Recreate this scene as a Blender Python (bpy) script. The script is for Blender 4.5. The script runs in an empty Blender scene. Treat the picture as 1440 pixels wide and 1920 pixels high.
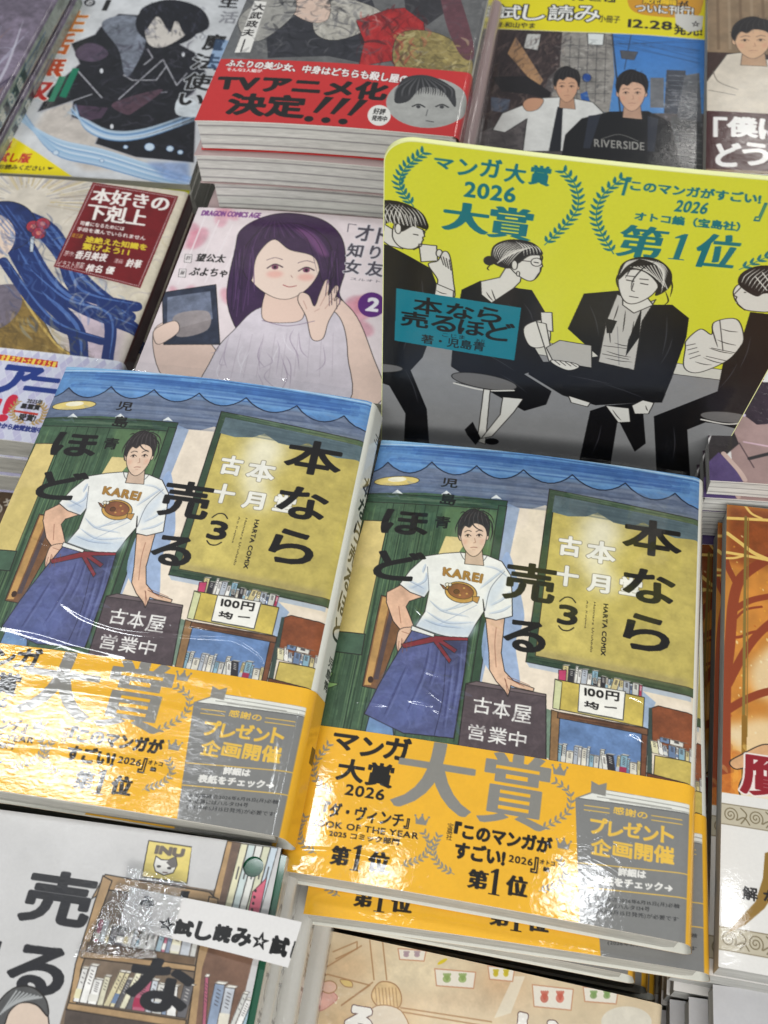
import bpy, bmesh, math, random
import numpy as np
from mathutils import Matrix, Vector, Euler

R = math.radians
scene = bpy.context.scene
col = scene.collection

# ------------------------------------------------------------------ camera
PITCH, ROLL, CAM_H = 0.968158, -0.0910210, 0.354684
cd = bpy.data.cameras.new("camera")
cam = bpy.data.objects.new("camera", cd)
col.objects.link(cam)
scene.camera = cam
cd.sensor_fit = 'VERTICAL'
cd.sensor_height = 36.0
cd.lens = 2000.0 / 1920.0 * 36.0
cd.clip_start = 0.01
cd.clip_end = 50
fw = Vector((0, math.cos(PITCH), -math.sin(PITCH)))
up0 = Vector((0, math.sin(PITCH), math.cos(PITCH)))
rt0 = Vector((1, 0, 0))
cr, sr = math.cos(ROLL), math.sin(ROLL)
rt = cr * rt0 + sr * up0
up = -sr * rt0 + cr * up0
m3 = Matrix((rt, up, -fw)).transposed()
cam.matrix_world = Matrix.Translation((0, 0, CAM_H)) @ m3.to_4x4()
cd.dof.use_dof = True
cd.dof.focus_distance = 0.40
cd.dof.aperture_fstop = 19.0

# ------------------------------------------------------------------ light
world = bpy.data.worlds.new("World")
scene.world = world
world.use_nodes = True
bg = world.node_tree.nodes["Background"]
bg.inputs[0].default_value = (0.80, 0.86, 0.92, 1)
bg.inputs[1].default_value = 0.22
scene.view_settings.view_transform = 'Standard'
scene.view_settings.look = 'None'
scene.view_settings.exposure = 0.12
scene.view_settings.gamma = 1.0
scene.render.engine = 'CYCLES'
scene.cycles.max_bounces = 6
scene.cycles.glossy_bounces = 3


def lamp(name, loc, size, power, color=(1, .97, .92), target=None, rotz=0):
    ld = bpy.data.lights.new(name, 'AREA')
    ld.shape = 'RECTANGLE'
    ld.size, ld.size_y = size
    ld.energy = power
    ld.color = color
    o = bpy.data.objects.new(name, ld)
    col.objects.link(o)
    o.location = loc
    if target is not None:
        d = Vector(target) - Vector(loc)
        o.rotation_euler = d.to_track_quat('-Z', 'Y').to_euler()
    else:
        o.rotation_euler = (0, 0, rotz)
    return o


YAW = R(-14.0)
lamp("ceiling_and_fill_lamp", (-0.86, 1.04, 2.1), (0.84, 0.18), 13, color=(.95, .98, 1), rotz=R(-21))
lamp("ceiling_and_fill_lamp", (-0.22, 0.74, 2.1), (0.15, 0.08), 0.9, color=(.95, .98, 1), rotz=R(-21))
lamp("ceiling_and_fill_lamp", (0.50, 0.57, 2.1), (0.16, 0.09), 1.3, color=(.95, .98, 1), rotz=R(-21))
lamp("ceiling_and_fill_lamp", (2.0, 3.2, 2.3), (1.4, 0.16), 14, rotz=YAW)
lamp("ceiling_and_fill_lamp", (-0.5, -1.1, 2.2), (2.0, 0.5), 31, color=(1, .985, .96), rotz=YAW)  # added fill behind the camera, diffuse light clear of the cover reflections
lamp("ceiling_and_fill_lamp", (0.3, -2.5, 1.85), (3.0, 0.6), 82, color=(1, .985, .96), target=(0.1, .3, 0.05))  # added soft front fill behind the camera, brightens the upright panel


# ------------------------------------------------------------------ printed-art painter
# A canvas is an array in cover millimetres; reference points are traced through
# the cover's own corner frame, then printed on the cover as mesh colours.
def homog(src, dst):
    A = []
    for (x, y), (u, v) in zip(src, dst):
        A.append([x, y, 1, 0, 0, 0, -u * x, -u * y, -u])
        A.append([0, 0, 0, x, y, 1, -v * x, -v * y, -v])
    _, _, V = np.linalg.svd(np.array(A, float))
    return V[-1].reshape(3, 3)


_gl = {}


def glyph(ch):
    """outline edges of one character: (M,4) array of x0,y0,x1,y1 and advance width"""
    if ch in _gl:
        return _gl[ch]
    c = bpy.data.curves.new("glyph", "FONT")
    c.body = ch
    c.resolution_u = 4
    o = bpy.data.objects.new("glyph", c)
    col.objects.link(o)
    bpy.context.view_layer.update()
    ev = o.evaluated_get(bpy.context.evaluated_depsgraph_get())
    m = ev.to_mesh()
    nv = len(m.vertices)
    co = np.zeros(nv * 3)
    m.vertices.foreach_get("co", co)
    co = co.reshape(-1, 3)[:, :2]
    cnt = {}
    for p in m.polygons:
        vs = list(p.vertices)
        for a, b in zip(vs, vs[1:] + vs[:1]):
            k = (min(a, b), max(a, b))
            cnt[k] = cnt.get(k, 0) + 1
    ed = [k for k, n in cnt.items() if n == 1]
    E = np.array([[*co[a], *co[b]] for a, b in ed]) if ed else np.zeros((0, 4))
    ev.to_mesh_clear()
    bpy.data.objects.remove(o)
    bpy.data.curves.remove(c)
    if len(E):
        adv = 1.0 if ord(ch) > 0x2000 else (E[:, [0, 2]].max() + 0.08)
    else:
        adv = 0.3 if ord(ch) < 0x2000 else 1.0
    _gl[ch] = (E, adv)
    return _gl[ch]


def smooth(pts, n=6, closed=True):
    P = np.array(pts, float)
    N = len(P)
    out = []
    rng = range(N) if closed else range(N - 1)
    for i in rng:
        if closed:
            a, b, c, d = P[(i - 1) % N], P[i], P[(i + 1) % N], P[(i + 2) % N]
        else:
            a, b, c, d = P[max(i - 1, 0)], P[i], P[i + 1], P[min(i + 2, N - 1)]
        for k in range(n):
            t = k / n
            out.append(.5 * ((2 * b) + (c - a) * t + (2 * a - 5 * b + 4 * c - d) * t * t + (3 * b - a - 3 * c + d) * t ** 3))
    if not closed:
        out.append(P[-1])
    return np.array(out)


def vnoise(shape, cell, seed, aspect=1.0):
    """smooth value noise"""
    rs = np.random.RandomState(seed)
    h, w = shape
    gy, gx = int(h / cell) + 3, int(w / (cell * aspect)) + 3
    g = rs.rand(gy, gx)
    y = np.arange(h) / cell
    x = np.arange(w) / (cell * aspect)
    yi, xi = y.astype(int), x.astype(int)
    fy, fx = (y - yi)[:, None], (x - xi)[None, :]
    fy = fy * fy * (3 - 2 * fy)
    fx = fx * fx * (3 - 2 * fx)
    a = g[yi][:, xi]; b = g[yi][:, xi + 1]; c = g[yi + 1][:, xi]; d = g[yi + 1][:, xi + 1]
    return (a * (1 - fx) + b * fx) * (1 - fy) + (c * (1 - fx) + d * fx) * fy


class Cv:
    SS = 3

    def __init__(s, w, h, res, quad=None, qsize=None, y0=0.0, bg=(235, 230, 220)):
        s.w, s.h, s.res, s.y0 = w, h, res, y0
        s.nx, s.ny = int(round(w * res)) + 1, int(round(h * res)) + 1
        s.a = np.zeros((s.ny, s.nx, 3), np.float32)
        s.a[:] = bg
        s.H = None
        s.view = (0, 0, 1)
        if quad:
            qw, qh = qsize
            s.H = homog(quad, [(0, 0), (qw, 0), (qw, qh), (0, qh)])

    def mm(s, pts):
        P = np.atleast_2d(np.array(pts, float))
        if s.H is None or s.view is None:
            return P
        ox, oy, sc = s.view
        P = P / sc + np.array([ox, oy])
        Q = np.c_[P, np.ones(len(P))] @ s.H.T
        return Q[:, :2] / Q[:, 2:]

    # -- masks
    def _edges_mask(s, E, bold=(0, 0)):
        """even-odd coverage of edges given in mm -> (mask, y0, x0)"""
        if len(E) == 0:
            return None
        E = E.copy()
        E[:, [1, 3]] -= s.y0
        K = s.res * s.SS
        pad = max(bold) * 1.0 + 1.0 / s.res
        x0 = int(math.floor((E[:, [0, 2]].min() - pad) * s.res)); x1 = int(math.ceil((E[:, [0, 2]].max() + pad) * s.res)) + 1
        y0 = int(math.floor((E[:, [1, 3]].min() - pad) * s.res)); y1 = int(math.ceil((E[:, [1, 3]].max() + pad) * s.res)) + 1
        x0c, y0c, x1c, y1c = max(x0, 0), max(y0, 0), min(x1, s.nx), min(y1, s.ny)
        if x1c <= x0c or y1c <= y0c:
            return None
        W, H = (x1c - x0c) * s.SS, (y1c - y0c) * s.SS
        X0, Y0 = x0c * s.SS, y0c * s.SS
        M = np.zeros((H, W + 1), np.int32)
        ya, yb = E[:, 1] * K - Y0 - .5, E[:, 3] * K - Y0 - .5
        xa, xb = E[:, 0] * K - X0 - .5, E[:, 2] * K - X0 - .5
        sw = ya > yb
        ya2 = np.where(sw, yb, ya); yb2 = np.where(sw, ya, yb)
        xa2 = np.where(sw, xb, xa); xb2 = np.where(sw, xa, xb)
        r0 = np.clip(np.ceil(ya2), 0, H).astype(int)
        r1 = np.clip(np.ceil(yb2), 0, H).astype(int)
        n = np.maximum(r1 - r0, 0)
        if n.sum() == 0:
            return None
        idx = np.repeat(np.arange(len(n)), n)
        off = np.arange(n.sum()) - np.repeat(np.cumsum(n) - n, n)
        rows = r0[idx] + off
        t = (rows - ya2[idx]) / (yb2[idx] - ya2[idx] + 1e-12)
        xc = np.clip(np.ceil(xa2[idx] + t * (xb2[idx] - xa2[idx])), 0, W).astype(int)
        np.add.at(M, (rows, xc), 1)
        m = (np.cumsum(M, 1)[:, :W] & 1).astype(bool)
        bx, by = bold[0] * K, bold[1] * K
        if bx > .4 or by > .4:
            rx, ry = int(round(bx)), int(round(by))
            out = m.copy()
            for dy in range(-ry, ry + 1):
                e = 1 - (dy / (by + .5)) ** 2 if by > .4 else 1.0
                wx = int(round(bx * math.sqrt(max(e, 0))))
                src = np.zeros_like(m)
                if dy >= 0: src[dy:] = m[:H - dy]
                else: src[:dy] = m[-dy:]
                acc = src.copy()
                for dx in range(1, wx + 1):
                    acc[:, dx:] |= src[:, :-dx]; acc[:, :-dx] |= src[:, dx:]
                out |= acc
            m = out
        m = m.reshape(y1c - y0c, s.SS, x1c - x0c, s.SS).mean((1, 3))
        return m.astype(np.float32), y0c, x0c

    def _blend(s, mk, color, alpha=1.0, tex=0.0, seed=0, grad=None, blur=0):
        if mk is None:
            return
        m, y0, x0 = mk
        h, w = m.shape
        if blur:
            r = max(1, int(blur * s.res))
            for _ in range(2):
                mp = np.pad(m, r, mode='edge' if False else 'constant')
                c = np.cumsum(np.pad(mp, ((1, 0), (0, 0))), 0); mp = (c[2 * r + 1:] - c[:-2 * r - 1]) / (2 * r + 1)
                c = np.cumsum(np.pad(mp, ((0, 0), (1, 0))), 1); m = (c[:, 2 * r + 1:] - c[:, :-2 * r - 1]) / (2 * r + 1)
        c = np.array(color, np.float32)
        src = np.broadcast_to(c, (h, w, 3)).copy()
        if grad is not None:  # (color2, axis 'x'/'y')
            c2, ax = grad
            t = np.linspace(0, 1, h)[:, None] if ax == 'y' else np.linspace(0, 1, w)[None, :]
            t = np.broadcast_to(t, (h, w))[..., None]
            src = src * (1 - t) + np.array(c2, np.float32) * t
        if tex:
            n = vnoise((h, w), 2.2 * s.res, seed + 11) * .5 + vnoise((h, w), .7 * s.res, seed + 5) * .3 + vnoise((h, w), 6 * s.res, seed + 3) * .6
            src = src * (1 + .75 * tex * (n - .7)[..., None])
        A = (m * alpha)[..., None]
        reg = s.a[y0:y0 + h, x0:x0 + w]
        reg[:] = reg * (1 - A) + src * A

    # -- drawing
    def poly(s, pts, color, sm=False, alpha=1.0, tex=0.0, grad=None, blur=0, ink=0, inkc=(40, 36, 34)):
        P = s.mm(pts)
        if sm:
            P = smooth(P)
        Q = np.roll(P, -1, 0)
        mk = s._edges_mask(np.c_[P, Q], (blur, blur) if False else (0, 0))
        if mk is not None and blur:
            m, y0, x0 = mk
            r = int(blur * s.res) * 2 + 2
            ya, xa = max(0, y0 - r), max(0, x0 - r)
            yb, xb = min(s.ny, y0 + m.shape[0] + r), min(s.nx, x0 + m.shape[1] + r)
            M = np.zeros((yb - ya, xb - xa), np.float32)
            M[y0 - ya:y0 - ya + m.shape[0], x0 - xa:x0 - xa + m.shape[1]] = m
            mk = (M, ya, xa)
        s._blend(mk, color, alpha, tex, int(abs(P[0, 0]) * 7) % 97, grad, blur)
        if ink:
            s._stroke(np.vstack([P, P[:1]]), ink, inkc, alpha)

    def _stroke(s, P, wd, color, alpha=1.0, taper=False):
        P = P.copy()
        P[:, 1] -= s.y0
        pad = wd + 1.5 / s.res
        x0 = max(0, int((P[:, 0].min() - pad) * s.res)); x1 = min(s.nx, int((P[:, 0].max() + pad) * s.res) + 2)
        y0 = max(0, int((P[:, 1].min() - pad) * s.res)); y1 = min(s.ny, int((P[:, 1].max() + pad) * s.res) + 2)
        if x1 <= x0 or y1 <= y0:
            return
        M = np.zeros((y1 - y0, x1 - x0), np.float32)
        n = len(P) - 1
        for i in range(n):
            a, b = P[i], P[i + 1]
            hw = wd / 2
            if taper:
                hw *= max(.15, 1 - abs((i + .5) / n * 2 - 1) ** 2)
            ax0 = max(x0, int((min(a[0], b[0]) - pad) * s.res)); ax1 = min(x1, int((max(a[0], b[0]) + pad) * s.res) + 2)
            ay0 = max(y0, int((min(a[1], b[1]) - pad) * s.res)); ay1 = min(y1, int((max(a[1], b[1]) + pad) * s.res) + 2)
            if ax1 <= ax0 or ay1 <= ay0:
                continue
            X = (np.arange(ax0, ax1) / s.res)[None, :]; Y = (np.arange(ay0, ay1) / s.res)[:, None]
            d = b - a
            L = d @ d + 1e-9
            t = np.clip(((X - a[0]) * d[0] + (Y - a[1]) * d[1]) / L, 0, 1)
            D = np.sqrt((X - a[0] - t * d[0]) ** 2 + (Y - a[1] - t * d[1]) ** 2)
            c = np.clip(.5 + (hw - D) * s.res, 0, 1)
            v = M[ay0 - y0:ay1 - y0, ax0 - x0:ax1 - x0]
            np.maximum(v, c, out=v)
        s._blend((M, y0, x0), color, alpha)

    def line(s, pts, wd=.35, color=(40, 36, 34), sm=False, alpha=1.0, taper=False):
        P = s.mm(pts)
        if sm:
            P = smooth(P, closed=False)
        s._stroke(P, wd, color, alpha, taper)

    def ell(s, c, rx, ry, color, rot=0, **k):
        t = np.linspace(0, 2 * math.pi, 40, endpoint=False)
        q = np.c_[np.cos(t) * rx, np.sin(t) * ry]
        a = R(rot)
        q = q @ np.array([[math.cos(a), math.sin(a)], [-math.sin(a), math.cos(a)]])
        s.poly(q + np.array(c), color, **k)

    def to_px(s, M):
        if s.H is None or s.view is None:
            return np.atleast_2d(M)
        if not hasattr(s, 'Hi'):
            s.Hi = np.linalg.inv(s.H)
        Q = np.c_[M, np.ones(len(M))] @ s.Hi.T
        ox, oy, sc = s.view
        return (Q[:, :2] / Q[:, 2:] - np.array([ox, oy])) * sc

    def text(s, body, p0, p1, color, bold=0, outline=None, alpha=1.0, quad=None, slant=0.0, mincho=False, hand=0):
        """fit `body` between two opposite corners (aligned with the cover) or into a traced quad TL,TR,BR,BL"""
        Q = None if quad is None else s.mm(quad)
        Es, pen = [], 0.0
        for k, ch in enumerate(body):
            E, adv = glyph(ch)
            if len(E):
                E = E.copy()
                E[:, [0, 2]] += pen
                if hand:
                    rr = random.Random(k * 7 + len(body))
                    E[:, [1, 3]] += (rr.random() - .5) * hand
                Es.append(E)
            pen += adv
        if not Es:
            return
        E = np.vstack(Es)
        x0, x1 = E[:, [0, 2]].min(), E[:, [0, 2]].max()
        y0, y1 = E[:, [1, 3]].min(), E[:, [1, 3]].max()
        if len(body) == 1 and body in '一ー・—-':
            y0, y1 = y0 - .4, y1 + .4
        if Q is None and (s.H is None or s.view is None):
            Q = np.array([p0, (p1[0], p0[1]), p1, (p0[0], p1[1])], float)
        elif Q is None:   # find the upright rectangle whose lettering fills the traced bounding box
            pts = np.vstack([E[:, :2], E[:, 2:]])
            u = np.c_[(pts[:, 0] - x0) / (x1 - x0) - .5, .5 - (pts[:, 1] - y0) / (y1 - y0)]
            tgt = np.array([p1[0] - p0[0], p1[1] - p0[1]], float)
            ctr = np.array([(p0[0] + p1[0]) / 2, (p0[1] + p1[1]) / 2], float)
            cm = s.mm([ctr])[0]
            Jp = s.to_px(np.array([cm, cm + [1, 0], cm + [0, 1]]))
            J = np.array([Jp[1] - Jp[0], Jp[2] - Jp[0]]).T

            def box(wh):
                q = (u * wh) @ J.T
                return q.max(0) - q.min(0), (q.max(0) + q.min(0)) / 2
            wh = np.linalg.solve(np.abs(J), tgt)
            g0 = np.array([tgt[0] / np.linalg.norm(J[:, 0]), tgt[1] / np.linalg.norm(J[:, 1])])
            wh = np.clip(wh, g0 * .45, g0)
            for _ in range(12):
                f0 = box(wh)[0]
                G = np.array([box(wh + d)[0] - f0 for d in (np.array([.05, 0]), np.array([0, .05]))]).T / .05
                try:
                    st = np.linalg.solve(G, tgt - f0)
                except np.linalg.LinAlgError:
                    break
                wh = np.clip(wh + .6 * st, g0 * .5, g0 * 1.15)
            off = np.linalg.solve(J, box(wh)[1])
            cm = cm - off
            Q = np.array([cm - wh / 2, cm + [wh[0] / 2, -wh[1] / 2], cm + wh / 2, cm + [-wh[0] / 2, wh[1] / 2]])
        out = np.zeros_like(E)
        if not isinstance(bold, tuple):
            bold = bold * .8
        bx = bold if not isinstance(bold, tuple) else bold[0]
        by = bold if not isinstance(bold, tuple) else bold[1]
        for i in (0, 2):
            u = (E[:, i] - x0) / (x1 - x0)
            v = 1 - (E[:, i + 1] - y0) / (y1 - y0)
            u = u + slant * (1 - v)
            u, v = u[:, None], v[:, None]
            out[:, i:i + 2] = (Q[0] * (1 - u) + Q[1] * u) * (1 - v) + (Q[3] * (1 - u) + Q[2] * u) * v
        if outline:
            oc, ow = outline
            s._blend(s._edges_mask(out, (bx + ow, by + ow)), oc, alpha)
        s._blend(s._edges_mask(out, (bx, by)), color, alpha)

    def one(s, top, bot, color):
        """a serifed numeral 1 standing between two traced points"""
        a, b = s.mm([top, bot])
        v, s.view = s.view, None
        cx, h = (a[0] + b[0]) / 2, b[1] - a[1]
        w = h * .085
        s.poly([(cx - w, a[1] + h * .08), (cx - w * .2, a[1]), (cx + w, a[1]), (cx + w, b[1]), (cx - w, b[1])], color)
        s.poly([(cx - w * .6, a[1] + h * .02), (cx - w * 2.6, a[1] + h * .15), (cx - w * 2.6, a[1] + h * .2), (cx - w * .6, a[1] + h * .17)], color)
        s.poly([(cx - w * 2.6, b[1]), (cx - w * 2.4, b[1] - h * .045), (cx + w * 2.4, b[1] - h * .045), (cx + w * 2.6, b[1])], color)
        s.view = v

    def vtext(s, body, ptop, pbot, size, color, bold=0, **k):
        """vertical writing: character centres run from ptop to pbot (reference px), size in mm"""
        a, b = s.mm([ptop, pbot])
        n = len(body)
        v, s.view = s.view, None
        for i, ch in enumerate(body):
            c = a + (b - a) * (i / max(n - 1, 1))
            s.text(ch, (c[0] - size / 2, c[1] - size / 2), (c[0] + size / 2, c[1] + size / 2), color, bold, **k)
        s.view = v

    def laurel(s, pts, color, leaf=2.0, n=9, side=1):
        P = smooth(s.mm(pts), 12, closed=False)
        d = np.r_[0, np.cumsum(np.hypot(*np.diff(P, axis=0).T))]
        v, s.view = s.view, None
        s.line(P, leaf * .14, color)
        for i in range(n):
            t = d[-1] * (i + .4) / n
            x, y = np.interp(t, d, P[:, 0]), np.interp(t, d, P[:, 1])
            x2, y2 = np.interp(t + .3, d, P[:, 0]), np.interp(t + .3, d, P[:, 1])
            ang = math.atan2(y2 - y, x2 - x)
            for sg in (-1, 1):
                aa = ang + math.pi + sg * 0.75
                cx, cy = x + math.cos(aa) * leaf * .62, y + math.sin(aa) * leaf * .62
                q = []
                for k in range(12):
                    f = k / 12 * 2 * math.pi
                    lx, ly = math.cos(f) * leaf * .55, math.sin(f) * leaf * .2 * (1 - .4 * math.cos(f))
                    q.append((cx + lx * math.cos(aa) - ly * math.sin(aa), cy + lx * math.sin(aa) + ly * math.cos(aa)))
                s.poly(q, color)
        s.view = v

    def crown(s, c, w, color):
        (x, y), = s.mm([c])
        v, s.view = s.view, None
        h = w * .75
        s.poly([(x - w / 2, y - h / 3), (x - w / 4, y + h * .05), (x, y - h / 2), (x + w / 4, y + h * .05), (x + w / 2, y - h / 3), (x + w * .38, y + h / 2), (x - w * .38, y + h / 2)], color)
        for dx, dy in ((-w / 2, -h / 3), (0, -h / 2), (w / 2, -h / 3)):
            s.ell((x + dx, y + dy), w * .08, w * .08, color)
        s.view = v

    def spines(s, a, b, h0, n, seed, tilt=0, soft=0.0):
        """row of small drawn book spines standing on the line a-b; h0 height in mm"""
        rs = random.Random(seed)
        A, B = s.mm([a, b])
        v, s.view = s.view, None
        pal = [(226, 224, 216), (208, 208, 200), (190, 196, 204), (232, 226, 190), (170, 60, 90), (120, 140, 170), (238, 236, 230), (214, 200, 150), (60, 58, 62), (150, 185, 200), (225, 220, 205), (205, 212, 214)]
        t = 0.0
        ws = [rs.choice([.55, .7, .9, 1.1, 1.5]) for _ in range(n)]
        S = sum(ws)
        lean = 0.0
        for k, w in enumerate(ws):
            p, q = A + (B - A) * (t / S), A + (B - A) * ((t + w * .95) / S)
            t += w
            h = h0 * rs.choice([.7, .82, .9, .95, 1.0, 1.06])
            if rs.random() < .12:
                lean = rs.choice([.22, -.18])
            elif rs.random() < .5:
                lean = rs.uniform(-.03, .03)
            d = np.array([lean + tilt, -1.0]) * h
            c = rs.choice(pal)
            c = tuple(v_ * (1 - soft) + 216 * soft for v_ in c)
            s.poly([p, q, q + d, p + d], c, tex=.25, ink=.16, inkc=(56, 50, 50))
            e = q - p
            s.poly([p + d, q + d, q + d + e * .3 + [0, -.06 * h], p + d + e * .3 + [0, -.06 * h]], (238, 236, 226), ink=.1, inkc=(90, 84, 80))
            dk = (70, 64, 66) if sum(c) > 400 else (232, 228, 222)
            m = (p + q) / 2
            if rs.random() < .3:
                c2 = rs.choice(pal)
                s.poly([p + d * .1, q + d * .1, q + d * .38, p + d * .38], c2, tex=.1)
            if np.linalg.norm(e) > .35:
                nn = rs.randint(3, 6)
                for g in range(nn):
                    f = .88 - g * .42 / nn
                    s.line([m + d * f - e * .16, m + d * (f - .03) + e * .16], .16 + .06 * w, dk, alpha=.8)
        s.view = v

    def wash(s, amt=.06, seed=1, cell=5, aspect=1.0):
        n = vnoise((s.ny, s.nx), cell * s.res, seed, aspect) + .5 * vnoise((s.ny, s.nx), cell * .3 * s.res, seed + 1, aspect) - .75
        s.a *= (1 + amt * n)[..., None]

    def detail(s, region, pal, n, seed, L=5.0, wd=.5, alpha=.5, ang=None):
        """many small curved brush strokes inside a traced quad"""
        rs = random.Random(seed)
        Q = s.mm(region)
        v, s.view = s.view, None
        for _ in range(n):
            u, t = rs.random(), rs.random()
            p = (Q[0] * (1 - u) + Q[1] * u) * (1 - t) + (Q[3] * (1 - u) + Q[2] * u) * t
            a = rs.uniform(0, 6.28) if ang is None else ang + rs.uniform(-.4, .4)
            l = L * rs.uniform(.4, 1.3)
            d = np.array([math.cos(a), math.sin(a)]) * l
            e = np.array([-d[1], d[0]]) * rs.uniform(-.35, .35)
            s.line([p - d / 2, p + e, p + d / 2], wd * rs.uniform(.8, 2.6), rs.choice(pal), sm=True, alpha=alpha * rs.uniform(.25, .6), taper=True)
        s.view = v

    def hatch(s, region, color, n, seed, wd=.2, alpha=.35, horiz=False):
        """brush streaks across a traced quad TL,TR,BR,BL"""
        rs = random.Random(seed)
        Q = s.mm(region)
        v, s.view = s.view, None
        for _ in range(n):
            u = rs.random()
            t0, t1 = sorted((rs.random(), rs.random()))
            if horiz:
                l = Q[0] + (Q[3] - Q[0]) * u; r = Q[1] + (Q[2] - Q[1]) * u
            else:
                l = Q[0] + (Q[1] - Q[0]) * u; r = Q[3] + (Q[2] - Q[3]) * u
            s.line([l + (r - l) * t0, l + (r - l) * t1], wd * rs.uniform(.5, 1.5), color, alpha=alpha * rs.uniform(.4, 1))
        s.view = v

INK = (38, 34, 33)
SKIN = (232, 205, 182)
BW, BH = 131.5, 182.0


def head(c, p, w, h, hair=(46, 42, 44), skin=SKIN, rot=0, ink=.25, neck=True, face=True):
    """plain generic head: neck, face oval, short side-parted hair, a few neutral strokes"""
    x, y = p
    if neck:
        c.poly([(x - w * .24, y + h * .2), (x + w * .26, y + h * .2), (x + w * .34, y + h * .75), (x - w * .3, y + h * .7)], tuple(v * .9 for v in skin), tex=.1, ink=ink)
    for sg in (-1, 1):
        c.ell((x + sg * w * .44, y + h * .02), w * .07, h * .1, skin, ink=ink)
    c.poly([(x - w * .42, y - h * .2), (x - w * .4, y + h * .16), (x - w * .22, y + h * .42), (x, y + h * .52), (x + w * .22, y + h * .42), (x + w * .4, y + h * .16), (x + w * .42, y - h * .2), (x, y - h * .45)], skin, sm=True, tex=.06, ink=ink)
    c.poly([(x - w * .44, y + h * .02), (x - w * .52, y - h * .15), (x - w * .46, y - h * .42), (x - w * .25, y - h * .6), (x, y - h * .66), (x + w * .2, y - h * .6), (x + w * .44, y - h * .5), (x + w * .54, y - h * .25), (x + w * .47, y + h * .02), (x + w * .4, y - h * .16), (x + w * .26, y - h * .26), (x + w * .02, y - h * .3), (x - w * .14, y - h * .2), (x - w * .28, y - h * .24), (x - w * .38, y - h * .14)], hair, sm=True, tex=.25, ink=ink)
    rr = random.Random(int(x))
    for k in range(7):
        t = k / 6 - .5
        c.line([(x + w * t * .5 + w * .1, y - h * .62), (x + w * t * .8, y - h * .45), (x + w * t * 1.02, y - h * .2 - abs(t) * 4)], .22, tuple(min(v + 70, 255) for v in hair), sm=True, alpha=.6, taper=True)
    for k in range(8):
        a = -2.9 + k * .36
        c.line([(x + math.cos(a) * w * .48, y - h * .1 + math.sin(a) * h * .48), (x + math.cos(a + .12) * w * .6, y - h * .1 + math.sin(a) * h * .58)], .3, hair)
    if face:
        ew = max(c.res and .22, .22)
        for sg in (-1, 1):
            ex = x + sg * w * .19
            c.line([(ex - w * .1, y + h * .01), (ex, y - h * .035), (ex + w * .1, y + h * .012)], ew * 1.3, (44, 36, 36), sm=True)
            c.ell((ex, y + h * .008), w * .035, h * .03, (50, 40, 38))
            c.line([(ex - w * .06, y + h * .045), (ex + w * .06, y + h * .045)], ew * .6, (130, 96, 86), alpha=.7)
            c.line([(ex - w * .11, y - h * .09), (ex, y - h * .125), (ex + w * .11, y - h * .1)], ew * 1.5, hair, sm=True)
        c.line([(x + w * .03, y + h * .07), (x + w * .06, y + h * .17), (x, y + h * .185)], ew * .8, (150, 100, 84))
        c.line([(x - w * .1, y + h * .3), (x + w * .0, y + h * .29), (x + w * .11, y + h * .3)], ew * 1.1, (140, 80, 74), sm=True)
        c.line([(x - w * .04, y + h * .355), (x + w * .05, y + h * .355)], ew * .7, (176, 120, 104), alpha=.7)
        c.poly([(x - w * .36, y + h * .1), (x - w * .2, y + h * .12), (x - w * .25, y + h * .24), (x - w * .34, y + h * .2)], (222, 160, 136), sm=True, alpha=.35, blur=.5)
        c.poly([(x + w * .36, y + h * .1), (x + w * .22, y + h * .12), (x + w * .26, y + h * .24), (x + w * .34, y + h * .2)], (222, 160, 136), sm=True, alpha=.35, blur=.5)


# ---------------------------------------------------------------- main manga: shop front
QA = [(707, 826), (1320, 899), (1284, 1768), (523, 1632)]
SP = 17.5   # unrolled spine strip, mm


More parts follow.
